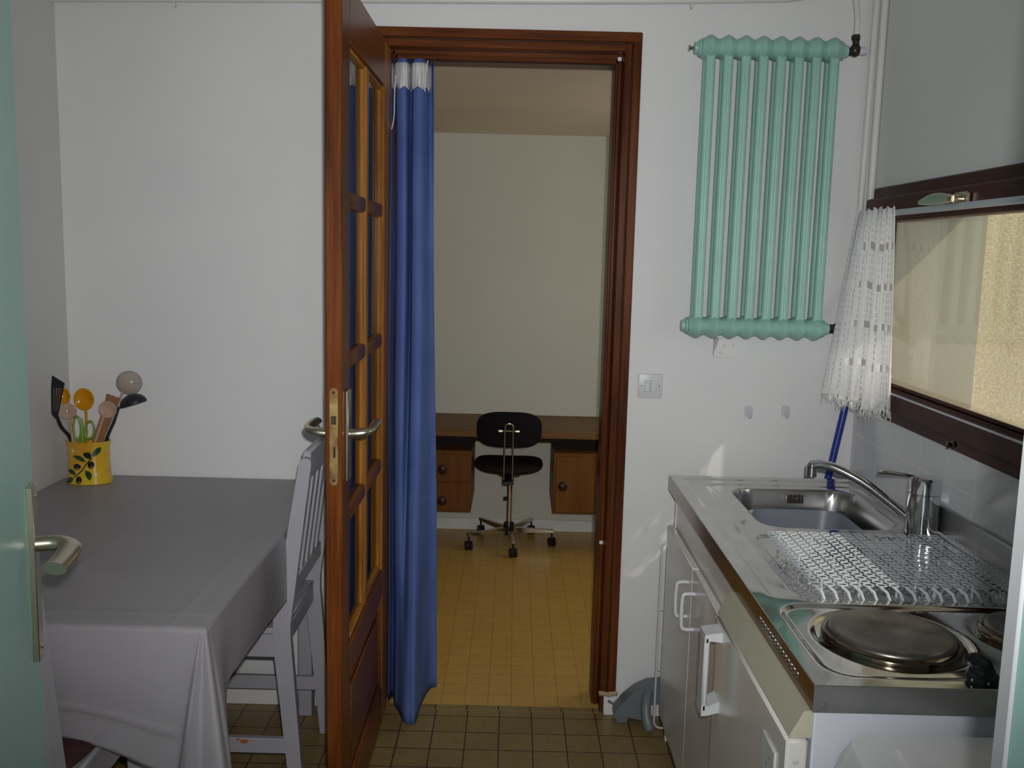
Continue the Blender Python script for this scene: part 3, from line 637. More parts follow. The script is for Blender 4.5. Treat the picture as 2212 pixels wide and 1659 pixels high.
# ------------------------------------------------------------------ kitchenette
CX0, CX1, CY0, CY1, CTZ = 0.490, 1.084, 1.420, 2.845, 0.835
sk = thing('sink_worktop', 'long stainless steel worktop with sink basin and two hotplates', 'worktop', (0.78, 2.13, 0.79))
def sdrr(x, y, x0, x1, y0, y1, r):
    dx = np.abs(x - (x0 + x1) / 2) - ((x1 - x0) / 2 - r); dy = np.abs(y - (y0 + y1) / 2) - ((y1 - y0) / 2 - r)
    return np.hypot(np.maximum(dx, 0), np.maximum(dy, 0)) + np.minimum(np.maximum(dx, dy), 0) - r
def sst(a, b_, v): t = np.clip((v - a) / (b_ - a), 0, 1); return t * t * (3 - 2 * t)
BX0, BX1, BY0, BY1 = 0.648, 0.998, 2.335, 2.735
HP = ((0.690, 1.625, 0.108), (0.965, 1.655, 0.085))
def hgt(x, y):
    z = np.zeros_like(x)
    z -= 0.004 * sst(0.0, -0.012, sdrr(x, y, CX0 + 0.030, CX1 - 0.020, 1.805, CY1 - 0.030, 0.03))
    z -= 0.004 * sst(0.0, -0.016, sdrr(x, y, CX0 + 0.085, CX1 - 0.045, 1.825, CY1 - 0.072, 0.05))
    z -= 0.005 * sst(0.0, -0.014, sdrr(x, y, CX0 + 0.105, CX1 - 0.055, 1.850, 2.270, 0.05))
    z -= 0.005 * sst(0.0, -0.014, sdrr(x, y, CX0 + 0.028, CX1 + 0.3, CY0 + 0.030, 1.778, 0.06))
    for cx, cy, r in HP:
        d = np.hypot(x - cx, y - cy)
        z -= 0.005 * (1 - sst(r + 0.018, r + 0.034, d))
    s_ = sdrr(x, y, 0.60, 0.70, 1.448, 1.475, 0.012)
    z += 0.0007 * np.sin(x * 31 + 1.3 * np.sin(y * 17)) * np.sin(y * 23 + 2)
    bs = sdrr(x, y, BX0, BX1, BY0, BY1, 0.07)
    z -= 0.003 * sst(0.012, 0.0, bs) + 0.135 * sst(0.002, -0.016, bs)
    return z, bs
NX, NY = 118, 284
xs = np.linspace(CX0, CX1, NX + 1); ys = np.linspace(CY0, CY1, NY + 1)
GX, GY = np.meshgrid(xs, ys); GZ, GB = hgt(GX, GY)
def sheet(inside):
    b = MB(); V = [(float(GX[j, i]), float(GY[j, i]), CTZ + float(GZ[j, i])) for j in range(NY + 1) for i in range(NX + 1)]; F = []
    for j in range(NY):
        for i in range(NX):
            ins = min(GB[j, i], GB[j, i + 1], GB[j + 1, i], GB[j + 1, i + 1]) < 0.003
            if ins == inside: F.append((j * (NX + 1) + i, j * (NX + 1) + i + 1, (j + 1) * (NX + 1) + i + 1, (j + 1) * (NX + 1) + i))
    vs, fs = b._new(V, F)
    bmesh.ops.delete(b.bm, geom=[v for v in vs if not v.link_faces], context='VERTS'); return b
sheet(False).build('steel_deck', 'steel', sk, angle=80)
bs_ = sheet(True).build('basin', 'steel_basin', sk, angle=80)
b = MB(); b.lathe([(0.030, 0), (0.028, 0.002), (0.012, 0.001)], 20, TR(0.82, 2.53, CTZ - 0.1395)); b.build('drain', 'chrome', bs_)
b = MB(); b.box(0.812, 0.862, 2.7125, 2.7155, 0.790, 0.817, 0.001)
for k in range(4): b.box(0.816 + k * 0.0125, 0.820 + k * 0.0125, 2.7105, 2.713, 0.792, 0.815, 0.001)
b.lathe([(0.0055, 0), (0.004, 0.003)], 10, TR(0.837, 2.7105, 0.803) @ RX(90)); b.build('overflow_grille', 'chrome_dull', bs_)
b = MB()
b.mi = 1; b.box(CX0 - 0.002, CX0, CY0, CY1, 0.790, CTZ - 0.0006); b.mi = 0; b.box(CX0 - 0.002, CX1, CY0 - 0.002, CY0, 0.790, CTZ - 0.0006); b.box(CX0 - 0.002, CX1, CY1, CY1 + 0.002, 0.790, CTZ - 0.0006)
b.tube([(CX0 - 0.0002, CY0, CTZ - 0.0016), (CX0 - 0.0002, CY1, CTZ - 0.0016)], 0.0018, 8); b.tube([(CX0, CY0 - 0.0002, CTZ - 0.0016), (CX1, CY0 - 0.0002, CTZ - 0.0016)], 0.0018, 8)
ap = b.build('apron', ['steel_front', 'steel_mirror'], sk)
for k in range(15): MB().ball((CX0 - 0.0022, 1.505 + k * 0.0172, 0.8135), (0.0030, 0.0046, 0.0062), 10, 7).build('vent_stud', 'bead', ap)
b = MB(); b.tube([(0.5045 + 0.0055 * cos(a), CY0 - 0.0028, 0.7995 + 0.0055 * sin(a)) for a in [radians(-60 + 12 * j) for j in range(20)]], 0.0008, 6); b.build('fixing_ring', 'bead', ap)
MB().box(1.070, 1.0835, CY0, 2.40, CTZ - 0.002, 0.903, 0.003).build('upstand', 'steel_basin', sk)
MB().box(1.064, 1.070, CY0 + 0.02, 2.80, CTZ - 0.001, CTZ + 0.004, 0.002).build('sealant_bead', 'white', sk)
for cx, cy, r in HP:
    b = MB(); b.lathe([(r + 0.002, -0.006), (r + 0.002, 0.006), (r - 0.001, 0.0115), (r - 0.008, 0.0135), (r - 0.014, 0.0125), (0.022, 0.0125), (0.018, 0.0115), (0.0, 0.0115)], 64, TR(cx, cy, CTZ - 0.002), cap=False)
    hp = b.build('hotplate', 'iron', sk, angle=50)
    b = MB(); b.lathe([(r + 0.0125, -0.010), (r + 0.0125, 0.0), (r + 0.008, 0.005), (r + 0.003, 0.006), (r + 0.0025, -0.004)], 64, TR(cx, cy, CTZ - 0.002), cap=False); b.build('hotplate_ring', 'dark_steel', hp, angle=50)
b = MB(); kx, ky = 0.768, 1.452
b.lathe([(0.0235, 0.0), (0.0255, 0.006), (0.0250, 0.012), (0.021, 0.016), (0.0, 0.017)], 26, TR(kx, ky, CTZ - 0.001), cap=False)
b.ball((kx, ky, CTZ + 0.014), (0.0205, 0.0205, 0.016), 20, 12)
b.ball((0, 0, 0), (0.0085, 0.021, 0.014), 16, 10, TR(kx - 0.003, ky + 0.003, CTZ + 0.029) @ RZ(40) @ RX(14))
kn = b.build('control_knob', 'black', sk)
for a in (-150, -95, -40): MB().box(-0.0012, 0.0012, -0.0005, 0.0005, -0.002, 0.002, 0, TR(kx, ky, CTZ + 0.006) @ RZ(a) @ TR(0.0254, 0, 0) @ RZ(90)).build('number_mark', 'sticker', kn)

tp = thing('mixer_tap', 'chrome single lever mixer tap behind the sink', 'tap', (1.028, 2.31, CTZ - 0.004))
FX, FY = 1.032, 2.305
b = MB(); b.lathe([(0.0395, 0), (0.0395, 0.050), (0.0375, 0.051), (0.0375, 0.054), (0.0385, 0.055), (0.0385, 0.098), (0.037, 0.099), (0.037, 0.101)], 32, TR(FX, FY, CTZ - 0.005)); b.build('tap_body', 'chrome', tp, angle=18)
b = MB(); b.lathe([(0.037, 0.1015), (0.039, 0.103), (0.039, 0.137), (0.036, 0.1425), (0.012, 0.1445), (0, 0.145)], 32, TR(FX, FY, CTZ - 0.005), cap=False)
b.tube(spline([(FX - 0.02, FY + 0.006, CTZ + 0.134), (FX - 0.05, FY + 0.014, CTZ + 0.138), (FX - 0.085, FY + 0.024, CTZ + 0.140), (FX - 0.108, FY + 0.03, CTZ + 0.1395)], 5), [0.006, .0065, .007, .0072, .0074, .0076, .008, .008, .0082, .0084, .0086, .0088, .0088, .0086, .008, .0065], 12, flat=0.62, up=(0, 0, 1))
b.build('lever', 'chrome', tp, angle=24)
pts = spline([(FX - 0.028, FY + 0.012, CTZ + 0.028), (FX - 0.07, FY + 0.032, CTZ + 0.062), (FX - 0.13, FY + 0.060, CTZ + 0.105), (FX - 0.19, FY + 0.088, CTZ + 0.133), (FX - 0.225, FY + 0.104, CTZ + 0.140), (FX - 0.246, FY + 0.114, CTZ + 0.136)], 6)
b = MB(); b.tube(pts, 0.0122, 14, flat=0.95); b.ball((FX - 0.246, FY + 0.114, CTZ + 0.134), 0.0142); b.tube([(FX - 0.247, FY + 0.1145, CTZ + 0.136), (FX - 0.247, FY + 0.1145, CTZ + 0.106)], 0.0135, 16); b.build('spout', 'chrome', tp)

# drainer mat: rows of moulded rings with a curled front edge
b = MB(); mx0, mx1, my0, my1, mz = 0.607, 1.050, 1.822, 2.196, 0.856
nxr, nyr = 17, 17
ring = [(cos(2 * pi * j / 12), sin(2 * pi * j / 12)) for j in range(12)]
dxr, dyr = (mx1 - mx0) / nxr, (my1 - my0) / nyr
for i in range(nxr):
    for j in range(nyr):
        cx, cy = mx0 + (i + 0.5) * dxr, my0 + (j + 0.5) * dyr
        b.tube([(cx + c * (dxr * 0.5 - 0.0030) + s_ * 0.001, cy + s_ * (dyr * 0.5 - 0.0022), mz) for c, s_ in ring], 0.0023, 6, closed=True, flat=0.5, up=(0, 0, 1))
for i in range(nxr):
    cx = mx0 + (i + 0.5) * dxr
    b.tube([(cx - 0.005, my0 + 0.004, mz - 0.001), (cx + 0.004, my0 - 0.010, mz - 0.008), (cx + 0.010, my0 - 0.013, mz - 0.024)], [0.0026, 0.0034, 0.0030], 6)
for x in np.linspace(mx0 + 0.03, mx1 - 0.03, 6):
    for y in np.linspace(my0 + 0.03, my1 - 0.03, 5): b.tube([(x, y, mz - 0.0005), (x, y, CTZ - 0.0128)], 0.003, 6)
b.build('drainer_mat', 'matting', origin=(0.83, 2.0, CTZ - 0.012))
tag(bpy.data.objects['drainer_mat'], 'translucent plastic mat of moulded rings on the draining board', 'sink mat')
# dish tub sitting in the basin
tb = MB(); T0, T1, T2, T3 = 0.690, 0.955, 2.372, 2.695
lo = rrect(T0 + 0.018, T1 - 0.018, T2 + 0.018, T3 - 0.018, 0.045, 6); hi = rrect(T0, T1, T2, T3, 0.055, 6); hi2 = rrect(T0 - 0.006, T1 + 0.006, T2 - 0.006, T3 + 0.006, 0.06, 6)
loi = rrect(T0 + 0.021, T1 - 0.021, T2 + 0.021, T3 - 0.021, 0.043, 6)
n = len(lo); zb = CTZ - 0.137; V = [(p[0], p[1], zb) for p in lo] + [(p[0], p[1], 0.772) for p in hi2] + [(p[0], p[1], 0.776) for p in hi2] + [(p[0], p[1], 0.776) for p in hi] + [(p[0], p[1], zb + 0.004) for p in loi]
F = [tuple(range(n)), tuple(range(4 * n, 5 * n))]
for k in range(4): F += [(k * n + i, k * n + (i + 1) % n, (k + 1) * n + (i + 1) % n, (k + 1) * n + i) for i in range(n)]
tb._new(V, F); tag(tb.build('dish_tub', 'tub', angle=30), 'grey blue plastic tub standing in the sink basin', 'tub')

# cabinet under the sink
cb = thing('sink_cabinet', 'cream laminate base cabinet with two doors beneath the sink', 'cabinet', (0.75, 2.38, 0))
KY0, KY1 = 1.972, 2.800
b = MB(); b.box(0.512, 1.06, KY0, KY0 + 0.016, 0, 0.789); b.box(0.503, 1.06, KY1 - 0.016, KY1, 0, 0.789); b.box(0.512, 1.06, KY0 + 0.016, KY1 - 0.016, 0.09, 0.106); b.box(1.045, 1.06, KY0 + 0.016, KY1 - 0.016, 0.106, 0.66)
b.box(0.54, 0.552, KY0 + 0.016, KY1 - 0.016, 0, 0.09); b.build('carcass', 'cabinet', cb)
MB().box(0.505, 0.517, KY0 + 0.017, KY1 - 0.017, 0.60, 0.789).build('fascia', 'cabinet', cb)
def cab_door(y0, y1, yh):
    dd = MB().box(0.483, 0.501, y0, y1, 0.085, 0.692, 0.002).build('door', 'cabinet', cb)
    pts = [(0.4835, yh, 0.640), (0.462, yh, 0.640), (0.4515, yh, 0.629), (0.4515, yh, 0.556), (0.462, yh, 0.545), (0.4835, yh, 0.545)]
    P = []
    for p in pts: P.append(p)
    MB().tube(spline(P, 5), 0.0052, 10).build('handle', 'white_plastic', dd)
cab_door(2.392, 2.798, 2.435); cab_door(1.974, 2.388, 2.345)

# small refrigerator under the hotplates
fr = thing('refrigerator', 'small white under-counter refrigerator with a large white handle', 'refrigerator', (0.75, 1.69, 0))
RY0, RY1 = 1.428, 1.960
MB().box(0.494, 1.03, RY0, RY1, 0.02, 0.787, 0.003).build('body', 'fridge_white', fr)
fd = MB().box(0.453, 0.488, RY0 - 0.001, RY1, 0.03, 0.738, 0.005).build('door', 'cabinet', fr)
b = MB(); b.prism([(0.456, 0.745), (0.478, 0.788), (0.4935, 0.788), (0.4935, 0.742), (0.459, 0.741)], 'y', RY0 - 0.001, RY1); b.build('top_trim', 'beige', fr)
b = MB(); hy0, hy1 = 1.895, 1.945
b.box(0.416, 0.4275, hy0 + 0.0, hy1, 0.545, 0.712, 0.004); b.prism([(0.4535, 0.545), (0.4535, 0.570), (0.43, 0.558), (0.4165, 0.560), (0.4165, 0.537), (0.43, 0.538)], 'y', hy0, hy1); b.prism([(0.4535, 0.700), (0.4535, 0.722), (0.43, 0.719), (0.4165, 0.716), (0.4165, 0.697), (0.43, 0.703)], 'y', hy0, hy1)
b.build('handle', 'white_plastic', fd)
bd = MB().box(0.449, 0.4531, 1.475, 1.555, 0.610, 0.688, 0.001).build('badge', 'sticker', fd)
b = MB(); b.ball((0.449, 1.50, 0.665), (0.0008, 0.003, 0.003), 8, 5); b.ball((0.449, 1.515, 0.648), (0.0008, 0.003, 0.003), 8, 5); b.box(0.4484, 0.449, 1.484, 1.545, 0.622, 0.6235); b.build('badge_mark', 'grey_plastic', bd)
b = MB(); b.lathe([(0.005, 0), (0.0035, 0.002)], 10, TR(0.4695, RY0 - 0.001, 0.70) @ RX(90)); b.build('screw_cap', 'hook', fd)

# lidded bin against the refrigerator side
bn = thing('waste_bin', 'pale grey plastic bin with sloping lid beside the refrigerator end', 'bin', (0.66, 1.24, 0))
def loft(rings, name, m, par):
    b = MB(); n = len(rings[0]); V = [p for r in rings for p in r]; F = [tuple(range(n)), tuple(reversed(range((len(rings) - 1) * n, len(rings) * n)))]
    for k in range(len(rings) - 1): F += [(k * n + i, (k + 1) * n + i, (k + 1) * n + (i + 1) % n, k * n + (i + 1) % n) for i in range(n)]
    b._new(V, F); return b.build(name, m, par, angle=30)
rr = lambda x0, x1, y0, y1, r, z, sl=0.0: [(p[0], p[1], z + sl * (p[1] - y1)) for p in rrect(x0, x1, y0, y1, r, 5)]
loft([rr(0.53, 0.84, 1.10, 1.35, 0.04, 0.0), rr(0.505, 0.865, 1.075, 1.385, 0.045, 0.64)], 'bin_body', 'white_plastic', bn)
ld = loft([rr(0.500, 0.872, 1.06, 1.402, 0.045, 0.641), rr(0.504, 0.868, 1.062, 1.40, 0.045, 0.71), rr(0.512, 0.860, 1.085, 1.385, 0.045, 0.757, 0.10), rr(0.524, 0.848, 1.10, 1.372, 0.035, 0.779, 0.12)], 'bin_lid', 'bin', bn)
loft([rr(0.588, 0.818, 1.12, 1.338, 0.004, 0.7695, 0.12), rr(0.590, 0.816, 1.122, 1.336, 0.004, 0.7795, 0.12)], 'lid_flap', 'bin', ld)

# broom, wire rack and grey plastic object behind the kitchenette
bm_ = thing('broom', 'broom with bright blue handle leaning in the corner behind the sink', 'broom', (0.855, 2.905, 0))
MB().tube([(0.868, 2.905, 0.10), (0.93, 2.915, 0.42), (1.0, 2.932, 0.79), (1.073, 2.948, 1.20)], 0.0115, 12).build('handle', 'blue_plastic', bm_)
b = MB(); b.box(0.745, 0.985, 2.885, 2.925, 0.07, 0.105, 0.008); b.build('head', 'blue_plastic', bm_)
b = MB()
for i in range(22):
    for j in range(3): x = 0.755 + i * 0.0105; b.tube([(x, 2.895 + j * 0.01, 0.072), (x + random.uniform(-.006, .006), 2.892 + j * 0.013, 0.001)], 0.0035, 5)
b.build('bristles', 'black', bm_)
P = [(p[0], 2.854, p[1]) for p in rrect(0.478, 0.93, 0.006, 0.622, 0.022, 5)]
b = MB(); b.tube(P, 0.0034, 8, closed=True)
for z in (0.2, 0.4): b.tube([(0.479, 2.854, z), (0.929, 2.854, z)], 0.0022, 6)
tag(b.build('wire_rack', 'white_plastic'), 'white coated wire rack standing between the cabinet and the wall', 'rack')
gp = thing('grey_plastic_carrier', 'slate grey moulded plastic item with curved legs on the floor', 'household item', (0.50, 2.90, 0))
sh = [(0.352, 0.030), (0.356, 0.048), (0.385, 0.085), (0.42, 0.117), (0.46, 0.137), (0.50, 0.142), (0.60, 0.142), (0.60, 0.05), (0.50, 0.078), (0.462, 0.072), (0.445, 0.02), (0.40, 0.030), (0.362, 0.022)]
b = MB(); b.prism(sh, 'y', 2.872, 2.932); b.build('shell', 'grey_plastic', gp)
b = MB(); b.tube(spline([(0.462, 2.885, 0.118), (0.455, 2.865, 0.105), (0.449, 2.845, 0.082), (0.450, 2.83, 0.052), (0.460, 2.815, 0.018)], 6), [0.016] * 19 + [0.0165, 0.017, 0.017, 0.017, 0.0165, 0.015], 12, flat=0.8); b.build('curved_leg', 'grey_plastic', gp)
b = MB(); b.box(0.36, 0.40, 2.885, 2.925, 0.001, 0.03, 0.004); b.build('foot', 'grey_plastic', gp)
b = MB(); b.tube([(0.368, 2.885, 0.058), (0.333, 2.875, 0.083)], 0.0035, 8); b.build('rod', 'grey_plastic', gp)

# ------------------------------------------------------------------ table, cloth, chairs
TZ = 0.763
tbl = thing('kitchen_table', 'grey table in the corner hidden under a grey oilcloth', 'table', (-0.99, 2.36, 0))
MB().box(-1.396, -0.590, 1.764, 2.962, 0.735, 0.7555, 0.003).build('table_top', 'grey_wood', tbl)
b = MB(); b.box(-1.37, -0.63, 1.81, 1.832, 0.65, 0.735); b.box(-1.37, -0.63, 2.90, 2.922, 0.65, 0.735); b.box(-1.37, -1.348, 1.832, 2.90, 0.65, 0.735); b.box(-0.652, -0.63, 1.832, 2.90, 0.65, 0.735); b.build('table_apron', 'grey_wood', tbl)
for x in (-1.37, -0.665):
    for y in (1.805, 2.885): MB().box(x, x + 0.045, y, y + 0.045, 0, 0.735, 0.003).build('leg', 'grey_wood', tbl)
colT = [(-1.398, 1.757), (-1.2, 1.757), (-1.0, 1.757), (-0.88, 1.757), (-0.76, 1.757), (-0.66, 1.757), (-0.600, 1.757), (-0.593, 1.757), (-0.588, 1.757), (-0.584, 1.759), (-0.583, 1.775), (-0.583, 1.83), (-0.583, 1.95), (-0.583, 2.15), (-0.583, 2.40), (-0.583, 2.65), (-0.583, 2.964)]
colB = [(-1.398, 1.752, 0.535), (-1.2, 1.748, 0.535), (-1.0, 1.745, 0.54), (-0.88, 1.748, 0.535), (-0.77, 1.752, 0.505), (-0.705, 1.757, 0.472), (-0.656, 1.770, 0.435), (-0.642, 1.738, 0.412), (-0.590, 1.722, 0.400), (-0.532, 1.709, 0.392), (-0.538, 1.765, 0.42), (-0.568, 1.838, 0.590), (-0.577, 1.95, 0.602), (-0.578, 2.15, 0.588), (-0.580, 2.40, 0.575), (-0.580, 2.65, 0.57), (-0.580, 2.964, 0.57)]
sT = spline([(p[0], p[1], TZ) for p in colT], 7); sB = spline(colB, 7)
def skirt(u, v):
    a, c = lin(sT, u), lin(sB, u); p = a.lerp(c, v)
    bulge = 0.006 * sin(pi * min(1, v * 1.3)) if u < 0.45 else 0.003 * sin(pi * v)
    wr = 0.0025 * sin(u * 40 + 3 * v) * v
    y = p.y - (bulge + wr if u < 0.5 else 0); x = p.x + (bulge + wr if u > 0.62 else 0)
    if u < 0.36: y -= 0.0035 * math.exp(-((v - 0.72 + 0.05 * u) / 0.02) ** 2)      # old fold line
    return (x, y, p.z - 0.002 * (1 - v))
def topf(u, v):
    x, y = -1.398 + u * 0.815, 1.757 + v * 1.207
    z = TZ - 0.001
    for c_, w_, h_ in ((1.83, 0.006, 0.0016), (2.05, 0.005, 0.0008), (2.37, 0.005, 0.0008), (2.66, 0.005, 0.0008)): z += h_ * math.exp(-((y - c_) / w_) ** 2)
    z += 0.0018 * math.exp(-((x + 0.655) / 0.006) ** 2) + 0.0010 * math.exp(-((x + 0.985) / 0.005) ** 2)
    z += 0.0026 * sin(x * 23 + y * 31) * sin(y * 27 - x * 7) * min(1, max(0, (-0.8 - x) * 3)) * min(1, max(0, (2.3 - y) * 2))
    e = min(x + 0.583 if False else -0.583 - x, y - 1.757); e = max(e, 0)
    return (x, y, z - 0.0025 * math.exp(-e / 0.006))
tc_ = thing('tablecloth', 'grey wipe-clean cloth covering the table and hanging at its corner', 'tablecloth', (-0.99, 2.36, TZ))
MB().grid(topf, 110, 140).build('cloth_top', 'cloth', tc_, angle=80, solid=0.001)
MB().grid(skirt, 170, 34).build('cloth_drop', 'cloth', tc_, angle=80, solid=0.001)

ch = thing('dining_chair', 'grey painted wooden chair with slatted back at the table end by the door', 'chair', (-0.795, 2.60, 0), 'grey dining chairs')
def post(y, s_):
    b = MB(); poly = [(0.222, 0), (0.258, 0), (0.224, 0.47), (0.224, 0.51), (0.281, 0.945), (0.279, 0.957), (0.262, 0.961), (0.250, 0.952), (0.178, 0.52), (0.177, 0.46)]
    b.prism(poly, 'y', y - 0.0125, y + 0.0125); b.box(0.268, 0.272, y - 0.0135, y + 0.0135, 0.903, 0.907)
    return b
for y in (-0.192, 0.192): post(y, 1).build('back_post', 'grey_wood', ch, local=True)
for y in (-0.185, 0.185): MB().box(-0.205, -0.170, y - 0.0175, y + 0.0175, 0, 0.455, 0.003).build('front_leg', 'grey_wood', ch, local=True)
MB().box(-0.215, 0.205, -0.2, 0.2, 0.478, 0.497, 0.005).build('seat', 'grey_wood', ch, local=True)
b = MB(); b.box(-0.19, 0.185, -0.193, -0.173, 0.413, 0.478, 0.002); b.box(-0.19, 0.185, 0.173, 0.193, 0.413, 0.478, 0.002); b.box(-0.198, -0.178, -0.17, 0.17, 0.413, 0.478, 0.002); b.box(0.182, 0.204, -0.18, 0.18, 0.43, 0.478, 0.002); b.build('seat_apron', 'grey_wood', ch, local=True)
for y in (-0.188, 0.188):
    st = MB().box(-0.172, 0.224, y - 0.009, y + 0.009, 0.141, 0.184, 0.002).build('stretcher', 'grey_wood', ch, local=True)
    if y < 0:
        b = MB(); b.ball((0.095, y - 0.0092, 0.175), (0.012, 0.0008, 0.006), 10, 5); b.ball((0.078, y - 0.0092, 0.180), (0.006, 0.0008, 0.003), 8, 5); b.build('paint_stain', 'orange', st, local=True)
rot = Matrix.Rotation(radians(7.4), 4, 'Y')
def back_x(z): return 0.201 + (z - 0.5) * 0.13
MB().box(back_x(0.935) - 0.006, back_x(0.935) + 0.017, -0.181, 0.181, 0.898, 0.975, 0.006).build('top_rail', 'grey_wood', ch, local=True)
MB().box(back_x(0.6) - 0.006, back_x(0.6) + 0.014, -0.181, 0.181, 0.575, 0.622, 0.004).build('lower_rail', 'grey_wood', ch, local=True)
for y in (-0.13, -0.065, 0.0, 0.065, 0.13): MB().prism([(back_x(0.61), 0.61), (back_x(0.61) + 0.010, 0.61), (back_x(0.91) + 0.010, 0.91), (back_x(0.91), 0.91)], 'y', y - 0.0135, y + 0.0135).build('back_slat', 'grey_wood', ch, local=True)
ch2 = dup(ch); ch2.location = (-1.010, 1.815, 0); ch2.rotation_euler = (0, 0, radians(-90))
tag(ch2, 'grey painted wooden chair at the front of the table by the teal door', 'chair', 'grey dining chairs')
for c in list(ch2.children):
    for g in list(c.children): bpy.data.objects.remove(g)
def cushion(loc, rz, lb):
    def fn(u, v):
        a = u * 2 * pi; r = 1 - 0.0 * v; e = 2 / 5.0
        cx = math.copysign(abs(cos(a)) ** e, cos(a)) * 0.196; cy = math.copysign(abs(sin(a)) ** e, sin(a)) * 0.192
        ph = (v - 0.5) * pi; k = abs(cos(ph)) ** 0.35
        return (cx * k, cy * k, 0.018 + 0.018 * sin(ph) + 0.001 * sin(9 * a))
    o = MB().grid(fn, 48, 12).build('seat_cushion', 'red', local=True, angle=60)
    o.location = loc; o.rotation_euler = (0, 0, rz); return tag(o, lb, 'cushion', 'red seat cushions')
cushion((-0.810, 2.60, 0.497), 0, 'dark red cushion on the chair seat beside the glazed door')
cushion((-0.998, 1.83, 0.497), pi / 2, 'dark red cushion seen under the front hem of the tablecloth')

# ------------------------------------------------------------------ utensil pot
PXc, PYc = -1.303, 2.872; SYP = 0.72
up = thing('utensil_holder', 'yellow glazed oval pot painted with black olives and leaves', 'pot', (PXc, PYc, TZ + 0.001))
pp = [(0.070, 0.0), (0.0705, 0.006), (0.0665, 0.020), (0.0635, 0.045), (0.0625, 0.075), (0.0632, 0.105), (0.0655, 0.122), (0.0675, 0.1265), (0.0675, 0.130), (0.0640, 0.131)]
def prad(z):
    for (r0, z0), (r1, z1) in zip(pp[:-1], pp[1:]):
        if z <= z1: return r0 + (r1 - r0) * max(0, (z - z0)) / max(1e-6, z1 - z0)
    return pp[-1][0]
b = MB(); b.lathe(pp + [(0.0590, 0.128), (0.0575, 0.07), (0.0575, 0.008), (0.0, 0.008)], 56, TR(PXc, PYc, TZ + 0.001), sy=SYP, cap=False)
bot = [(0.0, 0.0), (0.070, 0.0)]
b.lathe(bot, 56, TR(PXc, PYc, TZ + 0.001), sy=SYP, cap=False)
def on_pot(px, pz, lift):
    z = pz - TZ - 0.001; r = prad(z); s_ = max(-0.98, min(0.98, (px - PXc) / r)); a = math.asin(s_)
    return (PXc + (r + lift) * sin(a), PYc - (r + lift) * cos(a) * SYP, pz)
def decal(b, pts, mi, lift):
    b.mi = mi; c = (sum(p[0] for p in pts) / len(pts), sum(p[1] for p in pts) / len(pts))
    V = [on_pot(c[0], c[1], lift)] + [on_pot((p[0] + c[0]) / 2, (p[1] + c[1]) / 2, lift) for p in pts] + [on_pot(p[0], p[1], lift) for p in pts]; n = len(pts)
    F = [(0, 1 + i, 1 + (i + 1) % n) for i in range(n)] + [(1 + i, 1 + n + i, 1 + n + (i + 1) % n, 1 + (i + 1) % n) for i in range(n)]
    b._new(V, F); b.mi = 0
def ell(cx, cz, a, c, rot=0, n=16): return [(cx + a * cos(t) * cos(rot) - c * sin(t) * sin(rot), cz + a * cos(t) * sin(rot) + c * sin(t) * cos(rot)) for t in [2 * pi * k / n for k in range(n)]]
def leaf(p, q, w, bend=0.0):
    d = (q[0] - p[0], q[1] - p[1]); nx, nz = -d[1], d[0]; L = math.hypot(*d); nx, nz = nx / L, nz / L; o = []
    for s_ in (1, -1):
        for k in range(8):
            t = k / 8 if s_ == 1 else 1 - k / 8
            ww = w * sin(pi * t) ** 0.8 * s_ + bend * sin(pi * t)
            o.append((p[0] + d[0] * t + nx * ww, p[1] + d[1] * t + nz * ww))
    return o
def strand(pts, w):
    o = []; 
    for k, p in enumerate(pts): o.append((p[0] - w, p[1] + w))
    for p in reversed(pts): o.append((p[0] + w, p[1] - w))
    return o
for P_ in ([(-1.3328, 0.7856), (-1.318, 0.797), (-1.3043, 0.8094)], [(-1.3043, 0.8094), (-1.293, 0.828), (-1.2779, 0.8459)]): decal(b, strand(P_, 0.0012), 3, 0.0005)
decal(b, leaf((-1.334, 0.8521), (-1.2933, 0.8358), 0.0075, 0.003), 2, 0.0006)
decal(b, leaf((-1.301, 0.862), (-1.2779, 0.8449), 0.0095, 0.003), 3, 0.0006)
decal(b, leaf((-1.253, 0.8796), (-1.2753, 0.8511), 0.0080), 2, 0.0006)
decal(b, leaf((-1.3571, 0.8045), (-1.3249, 0.7941), 0.0080, 0.003), 2, 0.0006)
decal(b, leaf((-1.363, 0.7676), (-1.3329, 0.7831), 0.0085), 2, 0.0006)
decal(b, leaf((-1.2955, 0.8097), (-1.2822, 0.7780), 0.0085, 0.003), 2, 0.0006)
for cx, cz, a_, c_, rt in ((-1.321, 0.8193, 0.0125, 0.0095, 0), (-1.2794, 0.8254, 0.0095, 0.0115, 0), (-1.3155, 0.7784, 0.0095, 0.0120, 0)):
    decal(b, ell(cx, cz, a_, c_, rt), 1, 0.0008); decal(b, ell(cx + 0.002, cz - c_ * 0.55, a_ * 0.5, 0.0012), 0, 0.0011)
for cx, cz in ((-1.3334, 0.8674), (-1.2672, 0.795)): decal(b, ell(cx, cz, 0.0042, 0.0055), 4, 0.0007)
b.build('pot_body', ['yellow', 'olive', 'leaf', 'leaf_dark', 'hook'], up)

def utensil(name, label, cat, loc, group='utensils in the yellow pot'): return thing(name, label, cat, loc, group)
ZB0 = 0.79
# each utensil leans in the pot; flat heads face the room
def slab(poly, y0, y1, b=None, xf=None):
    b = b or MB(); b.prism(poly, 'y', y0, y1, xf); return b
